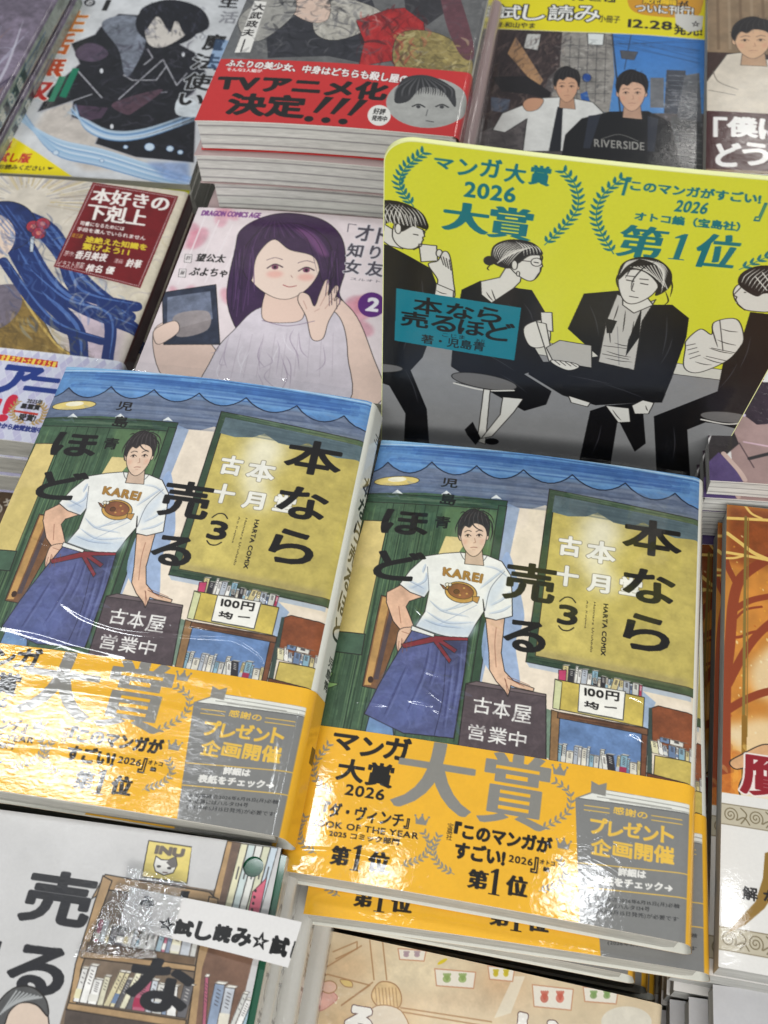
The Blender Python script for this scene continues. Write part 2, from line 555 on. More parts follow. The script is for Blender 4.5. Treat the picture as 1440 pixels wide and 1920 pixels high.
def art_shop():
    c = Cv(BW + SP, BH, 4.6, QA, (BW, BH), bg=(238, 225, 207))
    c.wash(.05, 3)
    c.view = (580, 820, 1.8947)
    # awning, painted sky blue
    pk = [(120, 80), (265, 95), (425, 100), (588, 117), (758, 133), (935, 150), (1128, 177), (1310, 210), (1500, 240)]
    sc = []
    for a, b in zip(pk[:-1], pk[1:]):
        for k in range(8):
            t = k / 8
            sc.append((a[0] + (b[0] - a[0]) * t, a[1] + (b[1] - a[1]) * t + 40 * math.sin(math.pi * t) ** .8))
    sc.append(pk[-1])
    shade = (112, 126, 152)
    c.poly([(150, 60)] + [(1500, 200), (1500, 400), (1380, 376), (1310, 372), (1250, 352), (1195, 318), (1150, 335), (1085, 322), (1028, 287), (985, 302), (920, 302), (868, 287), (838, 262), (790, 276), (740, 272), (700, 262), (660, 245), (150, 230)], shade, tex=.28)
    c.hatch([(200, 100), (1400, 230), (1400, 330), (200, 220)], (80, 92, 120), 70, 5, .8, .22, True)
    c.hatch([(200, 100), (1400, 230), (1400, 330), (200, 220)], (150, 160, 178), 50, 6, .8, .25, True)
    c.poly([(100, -30), (1500, 60)] + sc[::-1], (112, 160, 208), tex=.26, grad=((98, 140, 190), 'y'))
    c.hatch([(240, 25), (1400, 165), (1400, 215), (240, 90)], (46, 84, 150), 60, 8, 1.3, .3, True)
    c.hatch([(240, 55), (1400, 195), (1400, 225), (240, 100)], (140, 180, 220), 40, 9, .9, .3, True)
    c.poly([(200, -20), (1500, 90), (1500, 160), (1390, 148), (800, 66), (235, 22), (200, 20)], (150, 192, 224), tex=.1)
    c.line([(236, 26), (800, 72), (1400, 158)], .8, (205, 228, 242), alpha=.7)
    c.line([(236, 34), (800, 82), (1400, 166)], .5, (50, 84, 140), alpha=.7)
    c.line(sc, .55, (34, 44, 66))
    # lamp under the awning
    c.ell((298, 165), 82, 17, (226, 206, 132), tex=.1, ink=.25)
    c.ell((300, 160), 34, 9, (246, 240, 214))
    # wall shade blue beside the door
    # shop door, green boards
    G = (78, 104, 80)
    c.poly([(180, 205), (400, 212), (698, 246), (540, 1180), (-30, 1120), (60, 700)], G, tex=.35)
    c.poly([(700, 255), (745, 275), (712, 430), (560, 1120), (535, 1120), (692, 300)], (150, 172, 206), alpha=.8, tex=.2)
    for k, (x, s) in enumerate([(290, 1), (330, 2), (372, 1), (408, 2), (455, 1), (640, 2)]):
        c.line([(x, 235), (x - 160 if x < 600 else x - 130, 1100)], .3, (40, 58, 44))
    for a, b, n in ((180, 700, 150),):
        c.hatch([(200, 235), (690, 270), (560, 1120), (20, 1080)], (48, 72, 52), 230, 21, .5, .45)
        c.hatch([(200, 235), (690, 270), (560, 1120), (20, 1080)], (128, 156, 112), 170, 22, .4, .4)
    c.poly([(470, 262), (665, 285), (640, 470), (600, 560), (470, 420)], (122, 152, 104), alpha=.55, blur=1.0)
    c.poly([(190, 205), (700, 246), (694, 280), (188, 236)], (58, 84, 66), tex=.3, ink=.3)
    c.hatch([(190, 208), (696, 250), (690, 276), (188, 234)], (120, 140, 116), 26, 23, .3, .4, True)
    c.poly([(668, 262), (698, 266), (560, 1150), (530, 1150)], (66, 92, 70), tex=.3, ink=.3)
    for x, y in ((302, 205), (480, 214), (660, 232)):
        c.poly([(x - 20, y + 6), (x, y - 8), (x + 20, y + 9), (x, y + 5)], (232, 236, 236))
    # yellow glass
    c.poly([(180, 303), (268, 311), (185, 715), (70, 700)], (224, 204, 138), tex=.12, ink=.3)
    c.poly([(160, 470), (235, 480), (185, 715), (70, 700)], (206, 188, 118), alpha=.6, tex=.15, blur=.8)
    c.poly([(478, 372), (560, 380), (520, 440), (452, 436)], (226, 208, 150), tex=.1)
    c.poly([(70, 700), (190, 716), (178, 790), (50, 770)], (78, 104, 84), tex=.3, ink=.35)
    c.line([(165, 790), (110, 1080)], .35, (40, 58, 44))
    c.poly([(30, 868), (75, 850), (60, 880), (95, 892), (40, 905)], (150, 186, 120), sm=True, ink=.2)
    c.detail([(200, 100), (1400, 230), (1400, 330), (200, 220)], [(140, 150, 172), (86, 98, 126)], 60, 15, 9, .7, .5, .1)
    # wooden door handle
    c.poly([(246, 578), (330, 598), (318, 700), (240, 915), (182, 902)], (134, 96, 64), tex=.3, ink=.3)
    c.poly([(252, 585), (280, 590), (214, 900), (190, 898)], (196, 156, 98), tex=.2)
    c.poly([(286, 600), (302, 600), (240, 880), (222, 880)], (92, 78, 80), tex=.2)
    c.ell((212, 880), 10, 12, (70, 48, 36))
    # blue shadow on the wall
    c.poly([(690, 440), (720, 470), (760, 640), (752, 700), (730, 760), (745, 905), (690, 900), (610, 800), (640, 600)], (158, 180, 214), sm=True, tex=.18, alpha=.9)
    # window board
    WF = (66, 88, 68)
    c.poly([(852, 203), (1440, 312), (1440, 950), (1355, 935), (766, 822)], WF, tex=.35, ink=.35)
    c.hatch([(852, 203), (1440, 312), (1400, 345), (850, 232)], (130, 150, 124), 30, 31, .4, .4, True)
    c.hatch([(775, 800), (1380, 905), (1360, 935), (766, 822)], (30, 52, 40), 30, 32, .5, .5, True)
    c.poly([(872, 226), (1440, 332), (1440, 922), (1345, 903), (800, 800)], (206, 190, 112), tex=.2, ink=.3)
    c.poly([(1180, 300), (1440, 340), (1440, 922), (1345, 903), (1000, 840), (1100, 560)], (190, 174, 98), alpha=.55, tex=.3, blur=5)
    c.poly([(985, 290), (1090, 300), (1110, 380), (1060, 470), (1100, 560), (1020, 560), (960, 420)], (246, 242, 226), sm=True, alpha=.8, blur=3.5)
    c.poly([(810, 780), (1345, 880), (1345, 905), (800, 802)], (150, 138, 110), alpha=.5, tex=.4, blur=1.2)
    c.poly([(872, 226), (1440, 332), (1440, 400), (1380, 376), (1310, 372), (1250, 352), (1195, 318), (1150, 335), (1085, 322), (1028, 287), (985, 302), (920, 302), (862, 287)], (104, 122, 128), tex=.3)
    c.hatch([(872, 230), (1400, 330), (1390, 365), (870, 285)], (80, 96, 104), 60, 33, .8, .25, True)
    wl = dict(bold=.42, outline=((150, 142, 122), .28))
    for ch, a, b in (("古", (890, 376), (966, 446)), ("本", (988, 392), (1088, 468)), ("十", (872, 482), (955, 550)), ("月", (990, 510), (1070, 574)), ("堂", (1106, 518), (1185, 585))):
        c.text(ch, a, b, (240, 238, 228), **wl)
    # pale stand: shadow line above the shelves
    c.poly([(768, 824), (1355, 938), (1355, 955), (780, 842)], (156, 178, 206), alpha=.6, tex=.2)
    # shelves with the bargain box
    c.view = (960, 1220, 4.0)
    c.poly([(975, 340), (1085, 430), (1050, 500), (1040, 800), (1000, 800)], (158, 180, 208), tex=.2, alpha=.85)
    c.poly([(1050, 470), (1100, 452), (1460, 530), (1460, 800), (1050, 760)], (142, 84, 54), tex=.4, ink=.3)
    c.poly([(1030, 470), (1055, 470), (1050, 1000), (1010, 960)], (70, 84, 78), tex=.3)
    c.spines((1050, 800), (1340, 868), 5.2, 8, 5)
    c.spines((1110, 720), (1290, 760), 2.0, 2, 9)
    c.poly([(1070, 820), (1460, 880), (1460, 1080), (1060, 965)], (206, 186, 104), tex=.25, ink=.3)
    c.poly([(1010, 950), (1460, 1060), (1460, 1100), (1010, 985)], (116, 74, 52), tex=.3, ink=.3)
    c.poly([(345, 555), (985, 640), (975, 1000), (325, 900)], (112, 140, 182), tex=.3)
    c.spines((320, 880), (960, 990), 7.0, 17, 12)
    c.poly([(240, 480), (300, 500), (280, 860), (200, 820)], (126, 146, 128), tex=.3)
    c.poly([(290, 490), (355, 510), (335, 880), (275, 860)], (150, 118, 82), tex=.4, ink=.25)
    c.poly([(975, 610), (1020, 625), (1000, 985), (960, 975)], (128, 84, 60), tex=.4, ink=.25)
    c.poly([(340, 505), (1020, 625), (1018, 672), (335, 550)], (124, 90, 66), tex=.4, ink=.25)
    c.hatch([(345, 512), (1016, 628), (1016, 665), (340, 545)], (70, 48, 40), 22, 41, .25, .5, True)
    c.spines((345, 275), (640, 310), 6.0, 8, 3)
    c.spines((610, 315), (975, 385), 4.6, 12, 7)
    c.poly([(345, 195), (405, 195), (400, 275), (345, 268)], (196, 76, 116), tex=.2, ink=.2)
    c.poly([(318, 262), (995, 392), (980, 612), (300, 478)], (208, 188, 100), tex=.25, ink=.3)
    c.poly([(318, 264), (372, 284), (352, 492), (300, 478)], (212, 214, 170), tex=.15, ink=.22)
    c.poly([(506, 300), (858, 352), (838, 572), (492, 512)], (150, 150, 130), tex=.1)
    c.poly([(504, 296), (850, 350), (830, 560), (490, 500)], (246, 244, 236), ink=.25)
    c.text("100円", (545, 328), (805, 415), INK, bold=.22, quad=[(545, 322), (805, 362), (800, 425), (545, 388)], hand=.06)
    c.text("均", 0, 0, INK, bold=.2, quad=[(545, 425), (650, 440), (645, 492), (542, 470)])
    c.line([(695, 466), (780, 474)], .5, INK)
    # chalk board sign
    c.view = (580, 820, 1.8947)
    c.poly([(552, 898), (590, 890), (838, 936), (838, 1200), (518, 1180)], (96, 84, 88), tex=.3, ink=.35)
    c.poly([(552, 900), (838, 945), (838, 936), (590, 890)], (120, 106, 108), ink=.2)
    for ch, q in zip("古本屋営業中", ((582, 948, 645, 1008), (648, 958, 712, 1022), (716, 972, 786, 1040), (563, 1042, 625, 1102), (632, 1052, 700, 1114), (706, 1068, 770, 1120))):
        c.text(ch, q[:2], q[2:], (238, 236, 232), bold=.12)
    # plain stand-in figure: white shirt, navy apron
    c.poly([(210, 1000), (290, 1030), (300, 1110), (190, 1080)], (128, 162, 200), tex=.25, ink=.3)
    c.poly([(318, 542), (266, 568), (265, 604), (290, 672), (318, 706), (372, 712), (350, 655), (336, 622), (348, 602), (395, 588)], (228, 188, 160), tex=.22, ink=.3)
    c.poly([(318, 700), (303, 740), (305, 775), (316, 792), (328, 790), (345, 786), (358, 765), (376, 740), (380, 700)], (230, 194, 168), sm=True, tex=.15, ink=.28)
    c.line([(322, 735), (318, 785)], .2, (120, 80, 66)); c.line([(340, 735), (338, 782)], .2, (120, 80, 66))
    c.poly([(622, 668), (690, 664), (684, 730), (678, 790), (690, 855), (722, 888), (796, 915), (792, 926), (730, 912), (712, 905), (708, 925), (702, 944), (690, 922), (660, 890), (636, 850), (634, 790), (628, 730)], (230, 194, 166), tex=.2, ink=.3)
    c.line([(690, 880), (706, 925)], .2, (120, 80, 66)); c.line([(700, 878), (760, 908)], .2, (120, 80, 66))
    c.poly([(362, 700), (450, 732), (560, 735), (548, 850), (510, 1090), (330, 1070), (190, 1000), (240, 900), (305, 790)], (94, 100, 142), tex=.4, ink=.35)
    c.poly([(300, 830), (380, 900), (420, 1000), (330, 1060), (215, 1000)], (104, 116, 168), alpha=.6, sm=True, tex=.3, blur=2)
    c.poly([(440, 740), (550, 742), (530, 840), (470, 800)], (60, 60, 84), alpha=.6, sm=True, tex=.3, blur=2)
    c.line([(480, 800), (470, 950), (440, 1080)], .25, (50, 50, 80), sm=True)
    T = (240, 240, 234)
    c.poly([(528, 430), (470, 433), (405, 441), (350, 490), (312, 540), (350, 570), (402, 590), (418, 566), (404, 640), (370, 692), (450, 722), (500, 735), (560, 735), (585, 690), (618, 640), (612, 600), (618, 664), (660, 674), (718, 660), (716, 570), (712, 515), (680, 465), (625, 442)], T, ink=.35)
    c.poly([(370, 692), (450, 722), (560, 735), (590, 690), (540, 690), (430, 668), (385, 672)], (196, 210, 224), alpha=.7, sm=True, blur=1.2)
    c.poly([(330, 545), (400, 588), (418, 560), (412, 500), (400, 545)], (190, 204, 222), alpha=.7, blur=.8)
    c.poly([(620, 600), (640, 560), (700, 500), (690, 560), (640, 640)], (200, 212, 226), alpha=.6, blur=.9)
    c.line([(412, 480), (418, 566)], .22, (90, 96, 110)); c.line([(620, 640), (640, 560), (690, 500)], .22, (90, 96, 110), sm=True)
    c.line([(480, 640), (560, 600)], .25, (150, 165, 190), alpha=.7); c.line([(450, 690), (590, 620)], .25, (150, 165, 190), alpha=.7)
    c.line([(530, 430), (545, 456), (580, 468), (612, 462), (628, 442)], .3, (90, 90, 92), sm=True)
    c.poly([(320, 755), (440, 728), (560, 736), (558, 746), (470, 745), (520, 778), (512, 790), (455, 752), (500, 815), (492, 826), (436, 750), (330, 770)], (140, 56, 62), tex=.2, ink=.22)
    c.poly([(358, 690), (440, 722), (436, 732), (354, 706)], (236, 236, 230), ink=.25)
    head(c, (578, 370), 108, 146, hair=(58, 52, 52))
    for pts in ([(560, 290), (535, 300), (515, 335), (512, 360)], [(575, 284), (610, 282), (640, 300), (652, 330)], [(600, 290), (640, 320), (648, 360)], [(566, 300), (572, 325), (590, 345), (610, 352)], [(560, 298), (548, 320), (532, 340)], [(640, 330), (646, 360), (636, 392)], [(520, 340), (522, 370), (530, 390)], [(556, 292), (540, 284), (528, 290)], [(590, 286), (600, 272), (618, 272)]):
        c.line(pts, .5, (50, 44, 44), sm=True, taper=True)
    for pts, al in (([(408, 500), (402, 530), (350, 555)], .6), ([(330, 520), (370, 540), (398, 556)], .5), ([(405, 470), (395, 500)], .6), ([(420, 600), (470, 640), (560, 660)], .5), ([(410, 640), (480, 680), (580, 680)], .5), ([(400, 668), (460, 690), (540, 700)], .6), ([(600, 560), (640, 530), (690, 490)], .5), ([(640, 620), (680, 600), (710, 570)], .5), ([(632, 650), (680, 640), (714, 620)], .5), ([(615, 480), (660, 490), (700, 520)], .4), ([(450, 640), (540, 620), (600, 590)], .4)):
        c.line(pts, 1.1, (186, 202, 222), sm=True, alpha=al, taper=True)
        c.line([(x + 2, y + 3) for x, y in pts], .25, (120, 130, 150), sm=True, alpha=al, taper=True)
    for pts in ([(312, 745), (308, 780)], [(326, 740), (324, 785)], [(340, 742), (340, 780)], [(356, 735), (354, 768)], [(322, 710), (350, 720)], [(694, 884), (700, 935)], [(706, 880), (745, 903)], [(700, 872), (780, 905)], [(660, 700), (655, 760), (660, 840)], [(310, 620), (318, 680)]):
        c.line(pts, .22, (140, 88, 70), sm=True, alpha=.8)
    for pts in ([(420, 760), (400, 860), (340, 1000)], [(500, 830), (490, 920), (470, 1060)], [(340, 830), (300, 920), (260, 1010)], [(530, 760), (520, 880), (500, 1000)], [(450, 770), (440, 840), (420, 900)]):
        c.line(pts, .9, (56, 60, 104), sm=True, alpha=.45, taper=True)
        c.line([(x + 8, y + 4) for x, y in pts], .9, (128, 138, 184), sm=True, alpha=.4, taper=True)
    c.detail([(300, 780), (560, 760), (520, 1080), (210, 1020)], [(70, 74, 124), (120, 128, 178), (96, 100, 150), (140, 150, 196)], 120, 6, 7, .7, .35)
    c.detail([(550, 905), (835, 945), (835, 1170), (530, 1150)], [(70, 60, 66), (120, 106, 110), (104, 90, 96)], 120, 7, 5, .6, .35)
    # flatfish print
    c.text("KAREI", 0, 0, (176, 134, 66), bold=.26, quad=[(472, 485), (612, 512), (606, 541), (470, 512)], outline=((120, 90, 50), .12))
    c.ell((533, 574), 58, 37, (206, 164, 90), rot=12, tex=.2, ink=.25)
    c.ell((532, 570), 47, 27, (146, 96, 66), rot=12, tex=.3, ink=.2)
    c.poly([(575, 590), (600, 590), (597, 602), (592, 614), (574, 604)], (196, 150, 84), ink=.2)
    c.poly([(470, 548), (458, 543), (470, 560), (486, 566)], (146, 96, 66), ink=.2)
    c.ell((484, 545), 8, 6, (240, 236, 220), ink=.2); c.ell((494, 546), 6, 6, (240, 236, 220), ink=.2)
    c.ell((517, 571), 10, 8, (110, 72, 46), ink=.15)
    for x, y in ((545, 560), (555, 580), (530, 585)):
        c.ell((x, y), 4, 3, (214, 170, 96))
    # title
    B = (30, 27, 26)
    bt = dict(bold=(.62, .42))
    for ch, q in (("本", (1122, 312, 1326, 436)), ("な", (1122, 487, 1304, 606)), ("ら", (1122, 648, 1280, 776)), ("売", (688, 474, 874, 612)), ("る", (692, 676, 832, 786)), ("ほ", (248, 268, 408, 362)), ("ど", (222, 420, 402, 528))):
        c.text(ch, q[:2], q[2:], B, **bt)
    for ch, q in (("児", (460, 160, 518, 197)), ("島", (456, 217, 514, 260)), ("青", (440, 300, 494, 343))):
        c.text(ch, q[:2], q[2:], B, bold=.14)
    c.text("3", (882, 622), (950, 688), B, bold=.5)
    c.line([(888, 606), (908, 592), (930, 594), (945, 610)], .5, B, sm=True)
    c.line([(884, 694), (898, 708), (920, 710), (938, 700)], .5, B, sm=True)
    c.text("HARTA COMIX", 0, 0, B, bold=.12, quad=[(1064, 616), (1052, 800), (1036, 797), (1048, 614)])
    c.text("Honnara Uruhodo", 0, 0, B, bold=.02, quad=[(1020, 610), (1006, 788), (998, 786), (1012, 608)])
    c.text("Ao Kojima", 0, 0, B, bold=.02, quad=[(992, 604), (984, 704), (976, 702), (984, 602)])
    c.wash(.05, 8, 3)
    # spine: white with the brush-lettered title
    c.view = None
    x = BW + 2.6
    c.poly([(BW - .6, 0), (BW + SP + 1, 0), (BW + SP + 1, 182), (BW - .6, 182)], (232, 232, 222))
    c.text("3", (x + 3, 11), (x + 8, 15), (90, 90, 90), bold=.1)
    yy = 33
    for ch in "本なら売るほど":
        c.text(ch, (x + 1.5, yy), (x + 8.5, yy + 8.6), B, bold=.3)
        yy += 10.8
    yy += 5
    for ch in "児島青":
        c.text(ch, (x + 3, yy), (x + 7, yy + 3.8), B, bold=.05)
        yy += 4.6
    return c


BAND_Y = 130.2


def art_band():
    c = Cv(BW + SP, BH - BAND_Y, 4.6, QA, (BW, BH), y0=BAND_Y, bg=(242, 188, 54))
    c.view = (500, 1340, 1.7143)
    GR = (146, 144, 138)
    B = (32, 28, 24)
    for ch, q in zip("マンガ", ((215, 75, 292, 128), (300, 92, 372, 146), (375, 96, 462, 162))):
        c.text(ch, q[:2], q[2:], B, bold=.42)
    for ch, q in zip("大賞", ((222, 160, 312, 232), (316, 172, 408, 250))):
        c.text(ch, q[:2], q[2:], B, bold=.38)
    c.text("2026", (250, 238), (376, 288), B, bold=.16)
    c.text("大", (408, 108), (660, 340), GR, bold=(1.25, .2))
    c.text("賞", (682, 140), (905, 385), GR, bold=(1.0, .15))
    c.laurel([(198, 108), (152, 170), (160, 222), (215, 268)], GR, 1.9, 11)
    c.laurel([(925, 232), (972, 270), (962, 330), (878, 384)], GR, 1.9, 11)
    c.crown((940, 196), 5.0, GR); c.crown((498, 352), 4.6, GR); c.crown((952, 428), 4.6, GR)
    c.laurel([(124, 335), (106, 378), (118, 420), (160, 452)], GR, 1.7, 10)
    c.laurel([(505, 392), (524, 430), (500, 470), (432, 494)], GR, 1.7, 10)
    c.laurel([(552, 402), (536, 450), (555, 492), (602, 522)], GR, 1.7, 10)
    c.laurel([(940, 478), (958, 520), (930, 555), (872, 574)], GR, 1.7, 10)
    c.text("『ダ・ヴィンチ』", (182, 290), (460, 380), B, bold=.22)
    c.text("BOOK OF THE YEAR", 0, 0, B, bold=.1, quad=[(142, 344), (489, 394), (486, 413), (140, 363)])
    c.text("2025 コミック部門", 0, 0, B, bold=.08, quad=[(204, 380), (428, 412), (425, 431), (202, 399)])
    for x0, dx in ((208, 0), (648, 0)):
        y = 430 if x0 == 208 else 508
        c.text("第", (x0, y), (x0 + 62, y + 60), B, bold=(.4, .12))
        c.one((x0 + 90, y - 2), (x0 + 82, y + 80), B)
        c.text("位", (x0 + 124, y + 20), (x0 + 186, y + 86), B, bold=(.4, .12))
    c.vtext("宝島社", (590, 372), (586, 408), 1.9, B, .03)
    c.text("『このマンガが", (602, 360), (914, 452), B, bold=.34)
    c.text("すごい!", (608, 428), (764, 494), B, bold=.36)
    c.text("2026", (776, 464), (852, 496), B, bold=.12)
    c.text("』", (846, 470), (872, 520), B, bold=.15)
    c.text("オトコ", (876, 478), (924, 498), B, bold=.05); c.text("編", (886, 500), (906, 516), B, bold=.08)
    # grey prize panel drawn as a book
    c.poly([(990, 284), (1070, 255), (1400, 306), (1400, 800), (1330, 775), (1003, 690), (1000, 600)], (138, 138, 136))
    c.poly([(1000, 284), (1078, 258), (1400, 306), (1400, 336), (1345, 326)], (232, 232, 224))
    c.line([(1090, 270), (1400, 318)], .25, GR); c.line([(1060, 279), (1300, 313)], .25, GR); c.line([(1100, 288), (1400, 330)], .2, GR)
    c.line([(1000, 284), (1345, 328)], .3, (110, 110, 108))
    c.poly([(1042, 230), (1066, 243), (1092, 236), (1088, 278), (1040, 268)], GR)
    Y = (236, 196, 88)
    c.text("感謝の", (1112, 312), (1222, 346), Y, bold=.06)
    for q in (((1018, 306), (1098, 316)), ((1018, 320), (1098, 330)), ((1235, 336), (1330, 348)), ((1235, 350), (1330, 362))):
        c.line(q, .28, Y)
    for ch, q in zip("プレゼント", ((1040, 350, 1092, 394), (1096, 358, 1142, 402), (1146, 362, 1204, 408), (1210, 372, 1256, 414), (1266, 370, 1306, 420))):
        c.text(ch, q[:2], q[2:], Y, bold=.28)
    for ch, q in zip("企画開催", ((1042, 414, 1104, 468), (1110, 420, 1172, 472), (1180, 424, 1238, 480), (1244, 430, 1306, 488))):
        c.text(ch, q[:2], q[2:], Y, bold=.26)
    W = (236, 234, 228)
    c.line([(1000, 486), (1345, 516)], .3, Y)
    c.text("詳細は", 0, 0, W, bold=.16, quad=[(1128, 501), (1216, 510), (1215, 534), (1127, 525)])
    c.text("表紙をチェック→", 0, 0, W, bold=.16, quad=[(1050, 526), (1302, 550), (1300, 576), (1049, 552)])
    c.line([(1000, 560), (1345, 592)], .3, Y)
    D = (40, 40, 42)
    c.text("※応募締切:2026年6月15日(月)必着", 0, 0, D, bold=.04, quad=[(1030, 587), (1322, 612), (1321, 627), (1029, 602)])
    c.text("※応募にはハルタ134号", 0, 0, D, bold=.04, quad=[(1030, 606), (1228, 622), (1227, 637), (1029, 621)])
    c.text("(2026年5月15日発売)が必要です", 0, 0, D, bold=.04, quad=[(1028, 625), (1318, 652), (1317, 669), (1027, 641)])
    c.view = None
    c.poly([(BW - .9, BAND_Y - 2), (BW + SP + 1, BAND_Y - 2), (BW + SP + 1, 183), (BW - .9, 183)], (238, 184, 52))
    c.poly([(BW + 6, 148), (BW + 10.5, 148), (BW + 10.5, 154), (BW + 6, 154)], B)
    c.wash(.025, 4, 6)
    return c


# ---------------------------------------------------------------- award panel
def art_panel():
    q = [(722, 259), (1626, 354), (1330, 889), (716, 826)]
    c = Cv(146, 200, 4.0, q, (145.7, 170.9), bg=(218, 220, 66))
    c.view = (700, 240, 1.9459)
    GY = (150, 151, 152); K = (22, 21, 24); P = (224, 223, 216); TL_ = (26, 124, 132)
    # counter and floor
    c.poly([(-40, 690), (300, 730), (540, 770), (1500, 925), (1900, 990), (1900, 1500), (-40, 1500)], GY, tex=.05)
    c.poly([(180, 720), (540, 765), (1500, 915), (1500, 950), (640, 830), (180, 760)], (214, 214, 206), ink=.3)
    # laurels and award words
    c.laurel([(190, 88), (118, 150), (98, 215), (150, 290)], TL_, 2.7, 13)
    c.laurel([(706, 146), (752, 205), (750, 300), (636, 422)], TL_, 2.7, 15)
    c.laurel([(925, 172), (848, 240), (828, 335), (888, 452)], TL_, 2.7, 15)
    c.laurel([(1560, 300), (1600, 400), (1480, 450), (1342, 512)], TL_, 2.7, 15)
    for ch, r in zip("マンガ大賞", ((232, 110, 300, 148), (318, 112, 388, 168), (400, 112, 480, 176), (490, 126, 568, 196), (580, 130, 662, 204))):
        c.text(ch, r[:2], r[2:], TL_, bold=.28)
    c.text("2026", (340, 196), (528, 266), TL_, bold=.3)
    c.text("大", (264, 276), (424, 388), TL_, bold=(.95, .25)); c.text("賞", (430, 286), (590, 410), TL_, bold=(.8, .2))
    c.text("『", (922, 170), (955, 236), TL_, bold=.18)
    c.text("このマンガがすごい!", 0, 0, TL_, bold=.24, quad=[(958, 180), (1424, 236), (1420, 272), (952, 216)])
    c.text("』", (1402, 270), (1440, 336), TL_, bold=.18)
    c.text("2026", (1110, 256), (1232, 306), TL_, bold=.22)
    c.text("オトコ編（宝島社）", 0, 0, TL_, bold=.18, quad=[(972, 296), (1348, 340), (1344, 372), (966, 328)])
    c.text("第", (900, 348), (1086, 468), TL_, bold=(.55, .15)); c.one((1136, 378), (1128, 476), TL_)
    c.text("位", (1190, 384), (1345, 508), TL_, bold=(.6, .15))
    # plain seated stand-in figures in black and white
    i = .4
    c.poly([(-40, 415), (60, 440), (140, 480), (215, 520), (250, 610), (240, 700), (185, 850), (140, 900), (200, 1040), (215, 1260), (110, 1260), (120, 1060), (60, 960), (-40, 930)], K, sm=False)
    c.poly([(40, 360), (100, 395), (110, 450), (60, 440), (30, 420)], P, ink=i)
    c.poly([(92, 350), (186, 378), (184, 400), (170, 436), (140, 450), (95, 440), (70, 400)], P, sm=True, ink=i)
    c.poly([(-40, 300), (40, 272), (120, 282), (185, 320), (200, 372), (150, 362), (100, 385), (60, 350), (-20, 400)], (40, 38, 40), sm=True, ink=i)
    for k in range(9):
        c.line([(10 + k * 18, 292 + k * 5), (38 + k * 15, 350 + k * 2)], .35, P, taper=True)
    c.poly([(170, 430), (236, 434), (240, 490), (178, 496)], P, ink=i); c.ell((246, 462), 12, 14, P, ink=i)
    c.poly([(205, 505), (240, 490), (262, 455), (285, 470), (298, 560), (300, 625), (235, 600), (240, 560)], P, sm=True, ink=i)
    c.poly([(235, 575), (300, 600), (296, 640), (228, 620)], P, ink=i)
    # woman at the counter
    c.poly([(330, 595), (400, 560), (470, 575), (590, 590), (650, 690), (560, 730), (575, 760), (640, 870), (560, 900), (660, 960), (640, 1010), (560, 1035), (420, 960), (290, 880), (300, 760)], K)
    c.poly([(400, 562), (470, 545), (510, 480), (560, 500), (545, 560), (520, 585), (440, 640), (402, 610)], P, sm=False, ink=i)
    c.poly([(500, 440), (600, 440), (625, 490), (612, 535), (580, 556), (530, 530), (500, 490)], P, sm=True, ink=i)
    c.poly([(440, 480), (450, 430), (510, 405), (590, 415), (628, 455), (580, 462), (540, 490), (505, 510), (460, 500)], (40, 38, 40), sm=True, ink=i)
    c.ell((432, 484), 20, 16, (40, 38, 40), ink=i)
    for k in range(8):
        c.line([(462 + k * 5, 492 - k * 6), (520 + k * 10, 452 - k * 3)], .32, P, taper=True)
    c.poly([(560, 725), (640, 700), (655, 770), (620, 800), (575, 790)], P, sm=True, ink=i)
    c.poly([(620, 670), (662, 670), (665, 740), (625, 735)], P, ink=i)
    # man with open book
    c.poly([(720, 730), (780, 600), (905, 588), (1000, 640), (1100, 640), (1160, 690), (1150, 760), (1100, 900), (1060, 1000), (985, 1000), (820, 1010), (700, 975), (575, 900), (590, 855), (700, 850), (830, 830)], K)
    c.poly([(985, 1000), (860, 1010), (800, 1030), (740, 1300), (860, 1300), (900, 1060), (960, 1180), (1000, 1150), (990, 1010)], K)
    c.poly([(900, 600), (990, 640), (1040, 620), (990, 700), (960, 880), (830, 850), (860, 700)], (200, 199, 194), ink=i)
    c.poly([(858, 690), (900, 700), (880, 745), (862, 745)], K); c.poly([(990, 650), (940, 770), (930, 830), (980, 760)], K)
    c.line([(900, 720), (905, 860)], .3, GY); c.line([(850, 790), (930, 800)], .3, INK); c.line([(845, 820), (940, 840)], .3, INK)
    c.poly([(920, 600), (1000, 600), (1030, 640), (960, 670), (920, 640)], P, ink=i)
    c.poly([(905, 540), (912, 600), (935, 632), (975, 632), (1030, 600), (1055, 550), (1020, 490), (940, 490)], P, sm=True, ink=i)
    c.poly([(905, 545), (920, 490), (980, 465), (1050, 475), (1095, 520), (1088, 575), (1040, 605), (1048, 565), (1005, 520), (950, 510)], (40, 38, 40), sm=True, ink=i)
    for k in range(9):
        c.line([(950 + k * 12, 500 - k), (1010 + k * 9, 510 + k * 9)], .32, P, taper=True)
    c.poly([(605, 705), (640, 712), (665, 850), (650, 850)], P, ink=i)
    c.poly([(640, 800), (690, 772), (806, 790), (806, 872), (665, 850)], (190, 189, 184), ink=i)
    c.poly([(660, 845), (740, 855), (760, 870), (720, 882), (670, 862)], P, sm=True, ink=i)
    c.poly([(855, 1010), (940, 1020), (945, 1070), (900, 1072)], P, ink=i)
    c.poly([(950, 1010), (990, 990), (1030, 1000), (1010, 1040), (960, 1040)], P, ink=i)
    # right-hand figure
    c.poly([(1380, 670), (1460, 680), (1700, 640), (1700, 1100), (1400, 1120), (1260, 1080), (1120, 1060), (1200, 1000), (1260, 960), (1280, 860), (1340, 800)], K)
